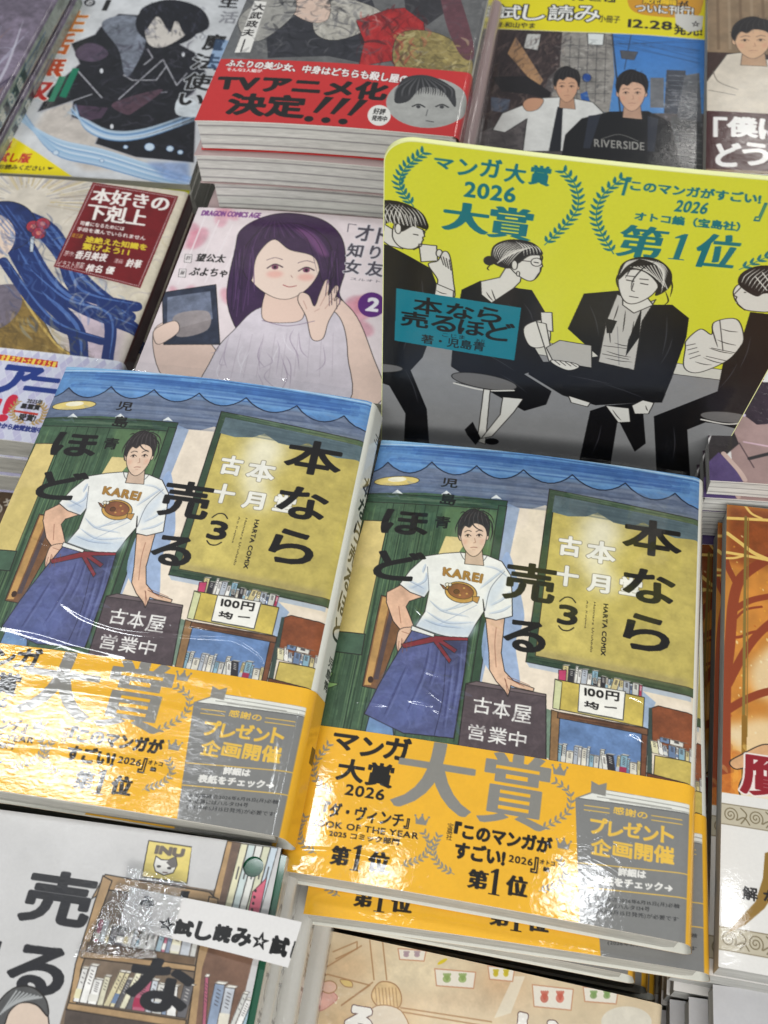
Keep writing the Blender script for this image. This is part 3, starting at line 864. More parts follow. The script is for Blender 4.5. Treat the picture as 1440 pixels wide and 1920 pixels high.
    c.poly([(1030, 1050), (1260, 960), (1400, 1000), (1200, 1080), (1150, 1100), (1160, 1300), (1040, 1300)], K)
    c.poly([(1145, 800), (1150, 770), (1200, 730), (1240, 750), (1250, 705), (1330, 695), (1355, 760), (1340, 800), (1290, 850), (1190, 890), (1140, 870)], P, sm=True, ink=i)
    c.line([(1240, 800), (1330, 820)], .3, INK); c.line([(1220, 830), (1300, 850)], .3, INK); c.line([(1270, 700), (1280, 810)], .3, INK)
    c.poly([(1360, 560), (1320, 590), (1335, 640), (1380, 665), (1480, 660), (1480, 560)], P, sm=True, ink=i)
    c.poly([(1340, 565), (1360, 520), (1440, 500), (1560, 540), (1560, 620), (1440, 600), (1400, 610)], (40, 38, 40), sm=True, ink=i)
    c.line([(1400, 540), (1440, 590)], .4, P); c.line([(1425, 525), (1460, 575)], .4, P)
    for (x, y) in ((935, 548), (985, 560)):
        c.line([(x, y), (x + 26, y + 5)], .45, INK); c.line([(x - 2, y - 16), (x + 28, y - 13)], .4, INK)
    c.line([(960, 560), (952, 586), (962, 590)], .3, INK); c.line([(945, 608), (975, 613)], .4, INK)
    for (x, y) in ((150, 394), (1345, 594)):
        c.line([(x, y), (x + 18, y + 3)], .45, INK)
    def sweep(a0, a1, b0, b1, n, bend, wd=.34, colr=P):
        """n strands running from the parting a0-a1 to the tips b0-b1"""
        for k in range(n):
            t = k / (n - 1)
            p = np.array(a0) * (1 - t) + np.array(a1) * t
            q = np.array(b0) * (1 - t) + np.array(b1) * t
            m = (p + q) / 2 + np.array(bend) * (1 - .5 * t)
            c.line([p, m, q], wd, colr, sm=True, taper=True)
    sweep((20, 285), (110, 285), (-30, 370), (95, 372), 8, (-14, -6)); sweep((60, 282), (160, 300), (110, 360), (196, 362), 7, (8, -8))
    sweep((500, 412), (590, 420), (445, 470), (500, 500), 11, (-16, -8)); sweep((530, 410), (600, 425), (560, 462), (622, 455), 6, (10, -6))
    sweep((985, 470), (1050, 478), (1085, 520), (1060, 595), 9, (26, -6)); sweep((980, 470), (960, 474), (908, 530), (925, 495), 5, (-10, -4))
    sweep((1400, 510), (1500, 515), (1350, 560), (1420, 600), 7, (-12, 0))
    for pts in ([(1040, 480), (1000, 500), (960, 545), (950, 580)], [(1000, 475), (960, 495), (930, 540)], [(1090, 530), (1100, 570), (1092, 610)], [(1075, 590), (1085, 625), (1070, 640)], [(908, 520), (898, 545), (902, 575)], [(440, 495), (425, 512), (432, 520)], [(620, 450), (628, 470), (618, 492)], [(196, 340), (204, 365), (190, 385)]):
        c.line(pts, .5, K, sm=True, taper=True)
    # profiles: nose, lips, spectacles
    c.poly([(182, 378), (191, 400), (184, 404), (184, 415), (180, 428), (170, 430), (170, 380)], P); c.line([(184, 375), (192, 401), (184, 405), (187, 414), (182, 420), (178, 438), (150, 452)], .4, INK)
    c.poly([(618, 475), (628, 500), (620, 505), (616, 530), (604, 520), (604, 480)], P); c.line([(620, 470), (629, 501), (620, 506), (620, 520), (612, 530), (600, 548)], .4, INK)
    c.ell((606, 486), 20, 15, P, ink=.35); c.ell((606, 486), 17, 12, P); c.line([(586, 484), (545, 480)], .35, INK); c.line([(598, 486), (612, 488)], .5, INK)
    c.ell((525, 498), 11, 17, P, ink=.35); c.ell((538, 530), 6, 9, P, ink=.35); c.ell((92, 375), 12, 19, P, ink=.35)
    c.poly([(1345, 580), (1320, 606), (1330, 614), (1328, 636), (1350, 640), (1360, 590)], P); c.line([(1350, 575), (1320, 606), (1332, 613), (1328, 624), (1336, 640), (1360, 662)], .4, INK)
    for (x, y, l, a) in ((905, 640, 60, 1.9), (930, 660, 80, 1.7), (960, 700, 90, 1.75), (870, 720, 60, 1.5), (890, 780, 60, .2), (860, 810, 90, .25), (855, 835, 100, .15), (880, 860, 70, .2), (1240, 720, 80, 1.3), (1260, 770, 70, .3), (1230, 800, 90, .25), (1210, 835, 80, .3), (1180, 850, 60, .2), (1275, 730, 60, .2), (235, 600, 40, .3), (420, 600, 40, .9), (440, 590, 50, 1.2), (1000, 1010, 20, 1.2), (880, 1025, 50, .9), (500, 1000, 50, 2.1), (470, 1060, 50, 2.2)):
        c.line([(x, y), (x + math.cos(a) * l * .5, y + math.sin(a) * l * .5 + 3), (x + math.cos(a) * l, y + math.sin(a) * l)], .4, INK, sm=True, taper=True)
    for (x, y, l, a) in ((800, 640, 120, 1.3), (1080, 680, 150, 1.7), (1100, 760, 110, 2.0), (720, 900, 160, .2), (850, 930, 150, .35), (180, 560, 120, 1.6), (140, 700, 130, 1.8), (500, 640, 70, .9), (560, 640, 70, 1.1), (400, 820, 140, .5), (470, 900, 120, .6), (1380, 760, 120, 1.9), (1330, 860, 110, 2.2), (120, 900, 130, 1.2), (840, 1080, 120, 1.9), (1100, 1090, 120, 1.6)):
        c.line([(x, y), (x + math.cos(a) * l * .5 + 6, y + math.sin(a) * l * .5), (x + math.cos(a) * l, y + math.sin(a) * l)], .45, (74, 74, 80), sm=True, taper=True, alpha=.8)
    for k in range(4):   # fingers
        c.line([(250 + k * 11, 470 + k * 5), (262 + k * 9, 505 + k * 6)], .35, INK)
        c.line([(670 + k * 20, 846 + k * 3), (690 + k * 20, 862 + k * 2)], .35, INK)
        c.line([(1150 + k * 4, 790 + k * 16), (1180 + k * 6, 784 + k * 14)], .35, INK)
    for k in range(34):   # stool tufting dots
        c.ell((310 + k * 6.2, 938 + 12 * math.sin(k / 34 * math.pi)), 2.2, 2.2, INK)
    # stools, chrome legs, shoes
    c.ell((412, 930), 122, 26, (120, 119, 118), rot=8, ink=.5)
    c.line([(300, 940), (410, 962), (520, 960)], .9, P, sm=True)
    c.poly([(410, 958), (434, 960), (415, 1160), (385, 1150)], P, ink=i)
    c.poly([(480, 985), (555, 990), (520, 1040), (440, 1130), (400, 1140), (470, 1050)], P, ink=i)
    c.poly([(340, 1110), (370, 1080), (400, 1140), (380, 1165), (350, 1130)], K)
    c.ell((440, 1150), 26, 12, K)
    c.ell((30, 895), 80, 16, (120, 119, 118), ink=.5)
    c.poly([(720, 975), (800, 1000), (790, 1015), (730, 1000)], P, ink=i)
    c.ell((1290, 1055), 95, 20, (120, 119, 118), rot=6, ink=.5)
    c.line([(1200, 1062), (1290, 1080), (1360, 1075)], .9, P, sm=True)
    # name plate
    c.poly([(86, 598), (550, 656), (524, 850), (80, 792)], (22, 132, 150))
    for ch, r in zip("本なら", ((152, 630, 255, 690), (275, 648, 375, 702), (390, 658, 475, 712))):
        c.text(ch, r[:2], r[2:], K, bold=.32)
    for ch, r in zip("売るほど", ((104, 684, 205, 742), (218, 694, 306, 752), (318, 706, 410, 762), (420, 714, 524, 780))):
        c.text(ch, r[:2], r[2:], K, bold=.32)
    c.text("著・児島青", (180, 766), (415, 820), K, bold=.12)
    c.text("こじま", (258, 758), (342, 778), K, bold=.02); c.text("あお", (382, 774), (416, 790), K, bold=.02)
    return c


# ---------------------------------------------------------------- red band thriller
def art_thriller():
    q = [(519, -132), (939, -106), (861, 272), (365, 230)]
    c = Cv(BW + 18, BH, 3.2, q, (BW, BH), bg=(120, 122, 124))
    c.view = (0, 0, 1.9459)
    c.wash(.2, 5, 9)
    c.poly([(860, 215), (900, -60), (1800, -60), (1760, 500)], (112, 112, 112), tex=.3)
    c.poly([(960, -60), (1330, -60), (1420, 200), (1330, 260), (1200, 230), (980, 230)], (56, 56, 62), tex=.4)          # dark coat
    c.poly([(1160, 40), (1260, 20), (1380, 60), (1390, 110), (1240, 170), (1150, 140)], (186, 182, 172), sm=True, tex=.3, ink=.3)
    c.poly([(1050, -20), (1190, 0), (1200, 90), (1130, 100), (1040, 40)], (220, 196, 180), sm=True, tex=.1, ink=.25)
    c.poly([(880, 60), (1040, -30), (1080, 60), (960, 160), (890, 140)], (168, 166, 160), sm=True, tex=.3, ink=.25)
    c.poly([(1300, 100), (1420, 60), (1540, 50), (1560, 230), (1310, 270), (1330, 180)], (172, 44, 46), tex=.3, ink=.3)
    c.poly([(1460, 150), (1600, 150), (1720, 240), (1700, 330), (1560, 320), (1440, 270)], (150, 136, 88), sm=True, tex=.5, ink=.3)
    c.poly([(1470, -60), (1600, -60), (1640, 60), (1560, 120), (1480, 60)], (60, 58, 62), tex=.3)
    c.poly([(1600, -60), (1650, -60), (1730, 200), (1690, 240), (1630, 120)], (110, 72, 80), sm=True, tex=.3)
    c.poly([(930, 10), (975, 18), (915, 205), (858, 203)], (238, 236, 230))
    c.vtext("大武政夫", (948, 36), (908, 130), 6.4, INK, .22)
    c.line([(895, 155), (880, 200)], .8, INK)
    c.detail([(870, -100), (1850, -100), (1750, 300), (860, 215)], [(60, 60, 66), (150, 150, 150), (90, 90, 96), (190, 188, 184)], 240, 3, 9, 1.0, .45)
    c.detail([(1440, 130), (1700, 160), (1720, 330), (1440, 290)], [(190, 174, 110), (90, 80, 50), (216, 204, 160), (120, 104, 60)], 110, 4, 8, .9, .8)
    c.detail([(1310, 60), (1550, 50), (1560, 250), (1320, 260)], [(110, 20, 28), (206, 80, 76), (60, 20, 26)], 60, 5, 12, .9, .7, 1.4)
    c.detail([(960, 0), (1330, 0), (1380, 230), (970, 225)], [(28, 28, 34), (96, 96, 104), (70, 70, 78)], 90, 6, 12, 1.0, .7)
    c.detail([(1150, 20), (1380, 30), (1390, 150), (1150, 150)], [(120, 116, 108), (226, 222, 212)], 40, 7, 9, .8, .7)
    # red band
    v, c.view = c.view, None
    by = 130.5
    c.poly([(-2, by), (BW + 20, by), (BW + 20, 190), (-2, 190)], (206, 58, 58), tex=.04)
    c.view = v
    W = (244, 240, 236)
    c.text("ふたりの美少女、中身はどちらも殺し屋のおじさん", 0, 0, W, bold=.3, outline=((120, 20, 24), .3), quad=[(836, 228), (1640, 322), (1634, 356), (826, 252)])
    c.text("そんな2人組が", 0, 0, W, bold=.08, quad=[(832, 258), (960, 272), (958, 284), (830, 270)])
    c.text("TVアニメ化", 0, 0, INK, bold=1.1, quad=[(806, 284), (1420, 336), (1402, 396), (795, 338)])
    c.text("決定", 0, 0, INK, bold=1.1, quad=[(850, 356), (1120, 380), (1105, 458), (826, 430)])
    for k in range(3):
        x = 1120 + k * 62; y = 380 + k * 6
        c.poly([(x + 70, y), (x + 102, y + 4), (x + 40, y + 62), (x + 24, y + 58)], INK)
        c.ell((x + 10, y + 82), 17, 11, INK)
    # grey inset portrait, featureless
    c.ell((1560, 405), 150, 92, (176, 176, 172), tex=.15)
    c.poly([(1440, 400), (1470, 320), (1560, 305), (1650, 350), (1660, 420), (1610, 360), (1540, 350), (1490, 400)], (64, 64, 66), sm=True, tex=.3)
    for k in range(26):
        t = k / 25
        c.line([(1540 + (t - .5) * 60, 312), (1450 + t * 200, 350), (1440 + t * 215, 372 + 30 * abs(t - .5))], .8, (50, 50, 52) if k % 3 else (110, 110, 112), sm=True, alpha=.8, taper=True)
    for x in (1505, 1590):
        c.line([(x, 418), (x + 22, 410), (x + 44, 420)], .9, (50, 50, 52), sm=True); c.ell((x + 22, 420), 8, 6, (70, 70, 72))
    c.line([(1555, 470), (1580, 474)], .7, (90, 90, 92)); c.line([(1560, 430), (1554, 452)], .5, (110, 110, 110))
    c.ell((1385, 452), 42, 38, (236, 234, 228)); c.text("好評", (1362, 425), (1410, 450), INK, bold=.1); c.text("発売中", (1358, 452), (1414, 474), INK, bold=.1)
    v, c.view = c.view, None
    c.poly([(BW, 0), (BW + 20, 0), (BW + 20, 130.5), (BW, 130.5)], (190, 188, 184))
    c.view = v
    return c


# ---------------------------------------------------------------- street booklet
def art_street():
    q = [(924, -47), (1324, -29), (1317, 330), (849, 297)]
    c = Cv(BW + 3, BH, 3.4, q, (BW, BH), bg=(98, 92, 92))
    c.wash(.3, 5, 7)
    c.view = (700, 0, 1.9459)
    c.poly([(820, 110), (1230, 130), (1230, 420), (800, 420)], (64, 126, 196), tex=.12, grad=((96, 150, 206), 'y'))
    # dark houses to the left, grey blocks to the right
    c.poly([(380, 90), (720, 110), (690, 240), (640, 290), (600, 400), (320, 520)], (66, 54, 54), tex=.4)
    for k in range(9):
        c.line([(430 + k * 30, 110), (380 + k * 24, 300)], .4, (40, 32, 34), alpha=.7)
    c.poly([(520, 140), (620, 300), (600, 330), (490, 200)], (176, 140, 104), tex=.3)
    c.poly([(560, 128), (612, 130), (600, 190), (548, 180)], (206, 206, 202), ink=.4)
    c.poly([(690, 120), (870, 130), (880, 280), (860, 420), (640, 400), (680, 250)], (150, 146, 140), tex=.4)
    for k in range(5):
        c.line([(700, 170 + k * 45), (860, 180 + k * 42)], .5, (80, 80, 82)); c.line([(720 + k * 32, 140), (706 + k * 34, 380)], .4, (90, 88, 88))
    c.poly([(1070, 260), (1140, 262), (1140, 420), (1060, 420)], (74, 78, 88), tex=.3)
    c.poly([(1135, 280), (1190, 270), (1200, 480), (1100, 480)], (106, 108, 112), tex=.3)
    c.poly([(1010, 290), (1060, 290), (1060, 400), (1010, 400)], (120, 122, 126), tex=.3)
    for k in range(7):
        c.line([(1075, 280 + k * 18), (1135, 282 + k * 18)], .35, (150, 154, 160))
    c.poly([(1085, 430), (1200, 450), (1200, 640), (1090, 600)], (84, 84, 84), tex=.5)
    for k in range(6):
        c.line([(1095, 480 + k * 22), (1195, 496 + k * 22)], .8, (160, 160, 156), alpha=.6)
    c.poly([(780, 128), (842, 130), (838, 172), (782, 170)], (226, 230, 228), ink=.6)
    c.line([(870, 128), (900, 420)], .8, (50, 52, 58)); c.line([(940, 130), (915, 260)], .4, (50, 52, 58))
    for k in range(9):
        rr = random.Random(k)
        c.line([(840 + rr.random() * 60, 130 + rr.random() * 40), (1190, 140 + rr.random() * 120)], .25, (44, 46, 56), alpha=.8)
    c.poly([(900, 190), (965, 195), (950, 225), (905, 220)], (90, 92, 98), tex=.3, ink=.3)
    c.poly([(430, 360), (500, 370), (490, 420), (430, 410)], (96, 104, 120), tex=.4)
    c.ell((778, 290), 16, 16, (40, 80, 150), ink=.3); c.poly([(755, 350), (780, 340), (790, 380), (760, 380)], (50, 100, 170))
    c.detail([(380, 100), (720, 115), (640, 400), (330, 500)], [(36, 28, 30), (110, 92, 88), (150, 130, 118), (60, 50, 54)], 300, 3, 9, .7, .6, 1.9)
    c.detail([(680, 130), (870, 140), (860, 420), (620, 400)], [(90, 88, 88), (190, 186, 180), (60, 60, 66), (210, 208, 200)], 200, 4, 4, .6, .7)
    c.detail([(1060, 280), (1200, 280), (1200, 560), (1060, 480)], [(60, 62, 70), (150, 152, 158), (190, 192, 196)], 140, 5, 3.5, .6, .7)
    c.detail([(340, 380), (560, 400), (560, 560), (330, 540)], [(70, 64, 66), (120, 112, 110), (40, 36, 40)], 120, 6, 5, .7, .6)
    # two plain stand-in figures
    c.poly([(430, 285), (560, 285), (650, 345), (640, 370), (560, 350), (470, 340)], (40, 36, 38), tex=.3)
    c.poly([(610, 365), (700, 360), (800, 380), (840, 420), (800, 560), (545, 560), (560, 440), (480, 490), (435, 480), (470, 420)], (226, 226, 222), tex=.1, ink=.5)
    c.poly([(545, 385), (570, 365), (620, 370), (600, 405), (560, 412)], (206, 160, 130), sm=True, ink=.3)
    c.poly([(672, 398), (692, 396), (684, 560), (640, 560)], (36, 36, 44))
    head(c, (705, 322), 92, 112, hair=(40, 36, 38), skin=(214, 170, 140))
    c.poly([(860, 415), (1000, 412), (1080, 450), (1120, 620), (680, 620), (700, 500), (760, 440)], (22, 22, 26), ink=.4)
    c.poly([(785, 430), (830, 425), (790, 550), (765, 550)], (50, 54, 66)); c.poly([(1000, 430), (1040, 440), (1025, 560), (1000, 560)], (50, 54, 66))
    head(c, (942, 345), 112, 130, hair=(34, 30, 32), skin=(220, 180, 154))
    c.text("RIVERSIDE", 0, 0, (168, 166, 160), bold=.1, quad=[(806, 516), (988, 528), (988, 556), (806, 544)])
    c.line([(830, 516), (895, 498), (965, 522)], .3, (168, 166, 160), sm=True)
    # yellow head strip
    c.poly([(405, -100), (1300, -100), (1215, 146), (1000, 132), (700, 122), (396, 104)], (234, 222, 30))
    c.line([(396, 105), (700, 122), (1000, 132), (1215, 147)], .5, (250, 248, 200))
    for ch, r in zip("試し読み", ((446, 20, 540, 74), (545, 22, 625, 78), (640, 24, 730, 82), (735, 28, 825, 86))):
        c.text(ch, r[:2], r[2:], (246, 246, 240), bold=.3, outline=(INK, .9))
    c.text("小冊子", (822, 62), (900, 90), INK, bold=.12); c.text("著:和山やま", (444, 82), (590, 108), INK, bold=.14)
    c.text("『カラオケ行こ!』", (450, -22), (880, 12), INK, bold=.5)
    c.text("12.28", (930, 76), (1088, 112), INK, bold=.45); c.text("発売!", (1098, 88), (1200, 132), INK, bold=.35)
    c.poly([(930, 20), (960, -20), (1180, -20), (1200, 30), (1160, 66), (980, 58)], (216, 160, 40), sm=True)
    c.text("続編", (985, -14), (1105, 22), (240, 200, 40), bold=.4, outline=(INK, .5)); c.text("が", (1115, 6), (1150, 34), INK, bold=.3)
    c.text("ついに刊行!", (958, 24), (1168, 58), (246, 244, 236), bold=.25, outline=(INK, .5))
    c.poly([(1100, 52), (1205, 60), (1200, 110), (1150, 120), (1105, 90)], (214, 212, 206)); c.text("☆", (1162, 78), (1192, 100), INK, bold=.08)
    return c


def art_lounge():
    q = [(1328, -45), (1763, -25), (1842, 358), (1324, 321)]
    c = Cv(BW + 3, BH, 2.6, q, (BW, BH), bg=(150, 128, 102))
    c.view = (700, 0, 1.9459)
    c.wash(.15, 6, 8)
    for k in range(14):
        c.line([(1215 + k * 40, -80), (1218 + k * 42, 180)], 1.6, (116, 94, 72) if k % 2 else (176, 156, 130), alpha=.6)
    c.poly([(1215, 190), (2300, 260), (2300, 430), (1215, 400)], (70, 48, 42), tex=.3)
    c.poly([(1215, 300), (1290, 200), (1340, 195), (1470, 230), (1700, 260), (1700, 480), (1380, 430), (1215, 420)], (222, 212, 196), tex=.12, ink=.5)
    c.line([(1240, 260), (1260, 300), (1330, 330)], .5, (120, 110, 100), sm=True); c.line([(1225, 330), (1320, 350)], .5, (120, 110, 100))
    head(c, (1385, 150), 150, 130, hair=(44, 40, 40), skin=(222, 184, 150))
    c.poly([(1215, 405), (1500, 425), (2300, 480), (2300, 680), (1215, 616)], (78, 38, 38), tex=.12)
    W = (246, 244, 240)
    c.text("「", (1245, 430), (1290, 500), W, bold=.6)
    for ch, r in zip("僕に", ((1296, 432, 1400, 505), (1412, 440, 1500, 510))):
        c.text(ch, r[:2], r[2:], W, bold=.9)
    for ch, r in zip("どう", ((1255, 528, 1340, 608), (1352, 526, 1440, 604))):
        c.text(ch, r[:2], r[2:], W, bold=.9)
    c.text("したい", (1450, 535), (1720, 625), W, bold=.9)
    c.view = None
    return c


# ---------------------------------------------------------------- blue ribbon fantasy + its band
def art_library():
    q = [(-65, 328), (356, 368), (175, 860), (-323, 801)]
    c = Cv(BW + 16, BH, 3.6, q, (BW, BH), bg=(214, 206, 192))
    c.view = (0, 320, 1.9459)
    c.wash(.12, 5, 8)
    for k in range(120):
        rr = random.Random(k)
        a = rr.uniform(-.4, math.pi + .4)
        r0, r1 = rr.uniform(60, 120), rr.uniform(160, 300)
        c.line([(100 + math.cos(a) * r0 * 1.3, 130 - math.sin(a) * r0 * .7), (100 + math.cos(a) * r1 * 1.3, 130 - math.sin(a) * r1 * .7)], rr.uniform(.4, 1.4), rr.choice([(238, 232, 218), (186, 172, 150), (160, 158, 168), (200, 180, 130)]), alpha=.5, taper=True)
    c.poly([(520, 60), (720, 100), (560, 500), (480, 640), (300, 500), (500, 460)], (224, 214, 190), alpha=.6, tex=.2, blur=3)
    c.poly([(300, 480), (480, 520), (430, 760), (250, 740)], (206, 186, 206), alpha=.7, tex=.3, blur=4)
    # olive-gold cloth, abstract blue ribbons (no figure)
    c.poly([(-200, 560), (80, 470), (160, 560), (240, 680), (420, 760), (430, 1100), (-300, 1100)], (138, 114, 62), sm=True, tex=.35, ink=.4)
    c.poly([(-100, 480), (60, 440), (90, 520), (20, 600), (-100, 600)], (120, 112, 124), sm=True, tex=.3)
    c.line([(90, 480), (160, 590), (250, 690), (430, 770)], 1.2, (206, 178, 104), sm=True)
    for k, (a, b, d, e, w) in enumerate([((60, 170), (190, 240), (300, 420), (470, 560), 9), ((80, 240), (180, 420), (300, 520), (500, 600), 8), ((60, 300), (160, 470), (280, 600), (300, 720), 9), ((100, 380), (240, 500), (400, 560), (400, 720), 6), ((20, 350), (140, 520), (230, 600), (380, 650), 5), ((120, 200), (230, 330), (300, 470), (500, 520), 7)]):
        c.line([a, b, d, e], w, (36, 58, 116), sm=True, taper=False)
        c.line([(p[0] + 8, p[1] - 8) for p in (a, b, d, e)], w * .25, (96, 130, 190), sm=True, alpha=.8, taper=True)
    c.ell((20, 220), 120, 95, (38, 56, 108), tex=.3, ink=.4)
    c.ell((-30, 260), 95, 90, (236, 214, 196), tex=.05)
    for k in range(5):
        c.line([(-60 + k * 22, 130 + k * 3), (40 + k * 16, 250)], .8, (84, 116, 178), sm=False, alpha=.6, taper=True)
    for x, y in ((130, 225), (165, 215), (150, 250)):
        c.ell((x, y), 26, 22, (176, 60, 76), tex=.3, ink=.3); c.ell((x, y), 10, 8, (214, 130, 120))
    c.poly([(120, 265), (135, 262), (130, 320), (118, 320)], (206, 214, 220), ink=.2)
    c.detail([(-60, 180), (180, 190), (500, 560), (100, 640)], [(90, 124, 184), (24, 38, 84), (130, 160, 206), (40, 60, 116)], 200, 3, 12, .7, .6, .9)
    c.detail([(-150, 520), (200, 560), (420, 760), (-150, 800)], [(190, 160, 90), (90, 74, 44), (214, 192, 130), (70, 60, 44)], 160, 4, 12, .9, .5, .8)
    c.detail([(200, 0), (700, 80), (480, 640), (250, 500)], [(240, 234, 222), (180, 168, 150), (206, 190, 150), (170, 160, 176)], 200, 5, 10, .7, .5)
    # title box
    c.poly([(345, 62), (655, 110), (518, 452), (205, 376)], (126, 26, 32), tex=.15)
    c.poly([(350, 160), (500, 200), (400, 400), (260, 360)], (90, 16, 22), alpha=.6, blur=3)
    v, Q = c.view, c.mm([(351, 70), (645, 115), (512, 444), (215, 370)])
    c.view = None
    for a, b in zip(Q, np.roll(Q, -1, 0)):
        n = int(np.hypot(*(b - a)) / 1.1)
        for k in range(n):
            p = a + (b - a) * k / n
            c.ell(p, .32, .32, (226, 206, 206))
    c.view = v
    W = (244, 238, 232)
    c.text("本好きの", 0, 0, W, bold=(.5, .22), quad=[(352, 82), (626, 114), (612, 168), (338, 136)])
    c.text("下剋上", 0, 0, W, bold=(.5, .22), quad=[(334, 140), (546, 166), (530, 224), (318, 198)])
    c.text("司書になるためには", 0, 0, W, bold=.08, quad=[(304, 206), (462, 226), (458, 241), (299, 221)])
    c.text("手段を選んでいられません", 0, 0, W, bold=.08, quad=[(292, 228), (538, 260), (534, 275), (288, 243)])
    Y = (226, 206, 60)
    c.text("第三部", (268, 252), (312, 270), Y, bold=.05); c.text("途絶えた知識を", 0, 0, Y, bold=.22, quad=[(324, 262), (544, 290), (538, 312), (318, 284)]); c.text("繋げよう! Ⅰ", 0, 0, Y, bold=.22, quad=[(314, 288), (480, 310), (474, 332), (308, 310)])
    c.text("原作:", (240, 318), (280, 338), W, bold=.05); c.text("香月美夜", (284, 318), (402, 356), W, bold=.18); c.text("漫画:", (422, 344), (458, 362), W, bold=.04); c.text("鈴華", (464, 344), (526, 378), W, bold=.18)
    c.text("イラスト原案:", (220, 354), (318, 384), W, bold=.04); c.text("椎名 優", (322, 366), (428, 402), W, bold=.18)
    # obi band, argyle paper
    v, c.view = c.view, None
    by = 127.0
    c.poly([(-2, by), (BW + 30, by), (BW + 30, 190), (-2, 190)], (226, 228, 238))
    rr = random.Random(2)
    for j in range(18):
        for i in range(36):
            x, y = i * 4.2 + (j % 2) * 2.1, by + 3.4 + j * 3.6
            c.poly([(x - 2, y), (x, y - 3.4), (x + 2, y), (x, y + 3.4)], (198, 196, 222) if (i + j) % 2 else (212, 214, 230))
    c.view = v
    c.view = (0, 640, 4.8)
    c.poly([(-200, 165), (40, 192), (552, 258), (545, 312), (30, 240), (-200, 215)], (206, 92, 40), grad=((196, 48, 44), 'x'))
    for k, (ch) in enumerate("全国ネット土曜夕方5時"):
        c.text(ch, (38 + k * 46, 194 + k * 6.6), (80 + k * 46, 246 + k * 6.6), (244, 214, 90), bold=.18)
    c.text("ア", (10, 290), (385, 530), (34, 62, 140), bold=1.3, slant=.1)
    c.text("ニ", (260, 400), (560, 540), (34, 62, 140), bold=1.2)
    c.text("化", (-190, 300), (10, 520), (34, 62, 140), bold=1.2)
    c.text("中", (-150, 560), (40, 780), (206, 34, 70), bold=1.4)
    c.text("!", (30, 570), (160, 790), (206, 34, 70), bold=1.2, slant=.3)
    c.laurel([(200, 620), (150, 680), (160, 760), (260, 820)], (184, 152, 90), 2.2, 10)
    c.laurel([(400, 640), (440, 700), (400, 790), (300, 825)], (184, 152, 90), 2.2, 10)
    c.text("2025年", (276, 600), (420, 648), INK, bold=.12); c.text("星雲賞", (220, 640), (400, 700), INK, bold=.2)
    c.poly([(165, 698), (380, 728), (375, 748), (160, 716)], (196, 60, 40)); c.text("受賞!", (200, 735), (360, 802), INK, bold=.2)
    c.text("5分から絶賛放送中", (-30, 815), (420, 905), (40, 56, 130), bold=.2)
    c.view = None
    c.poly([(BW, 0), (BW + 30, 0), (BW + 30, by), (BW, by)], (74, 34, 34), tex=.3)
    return c


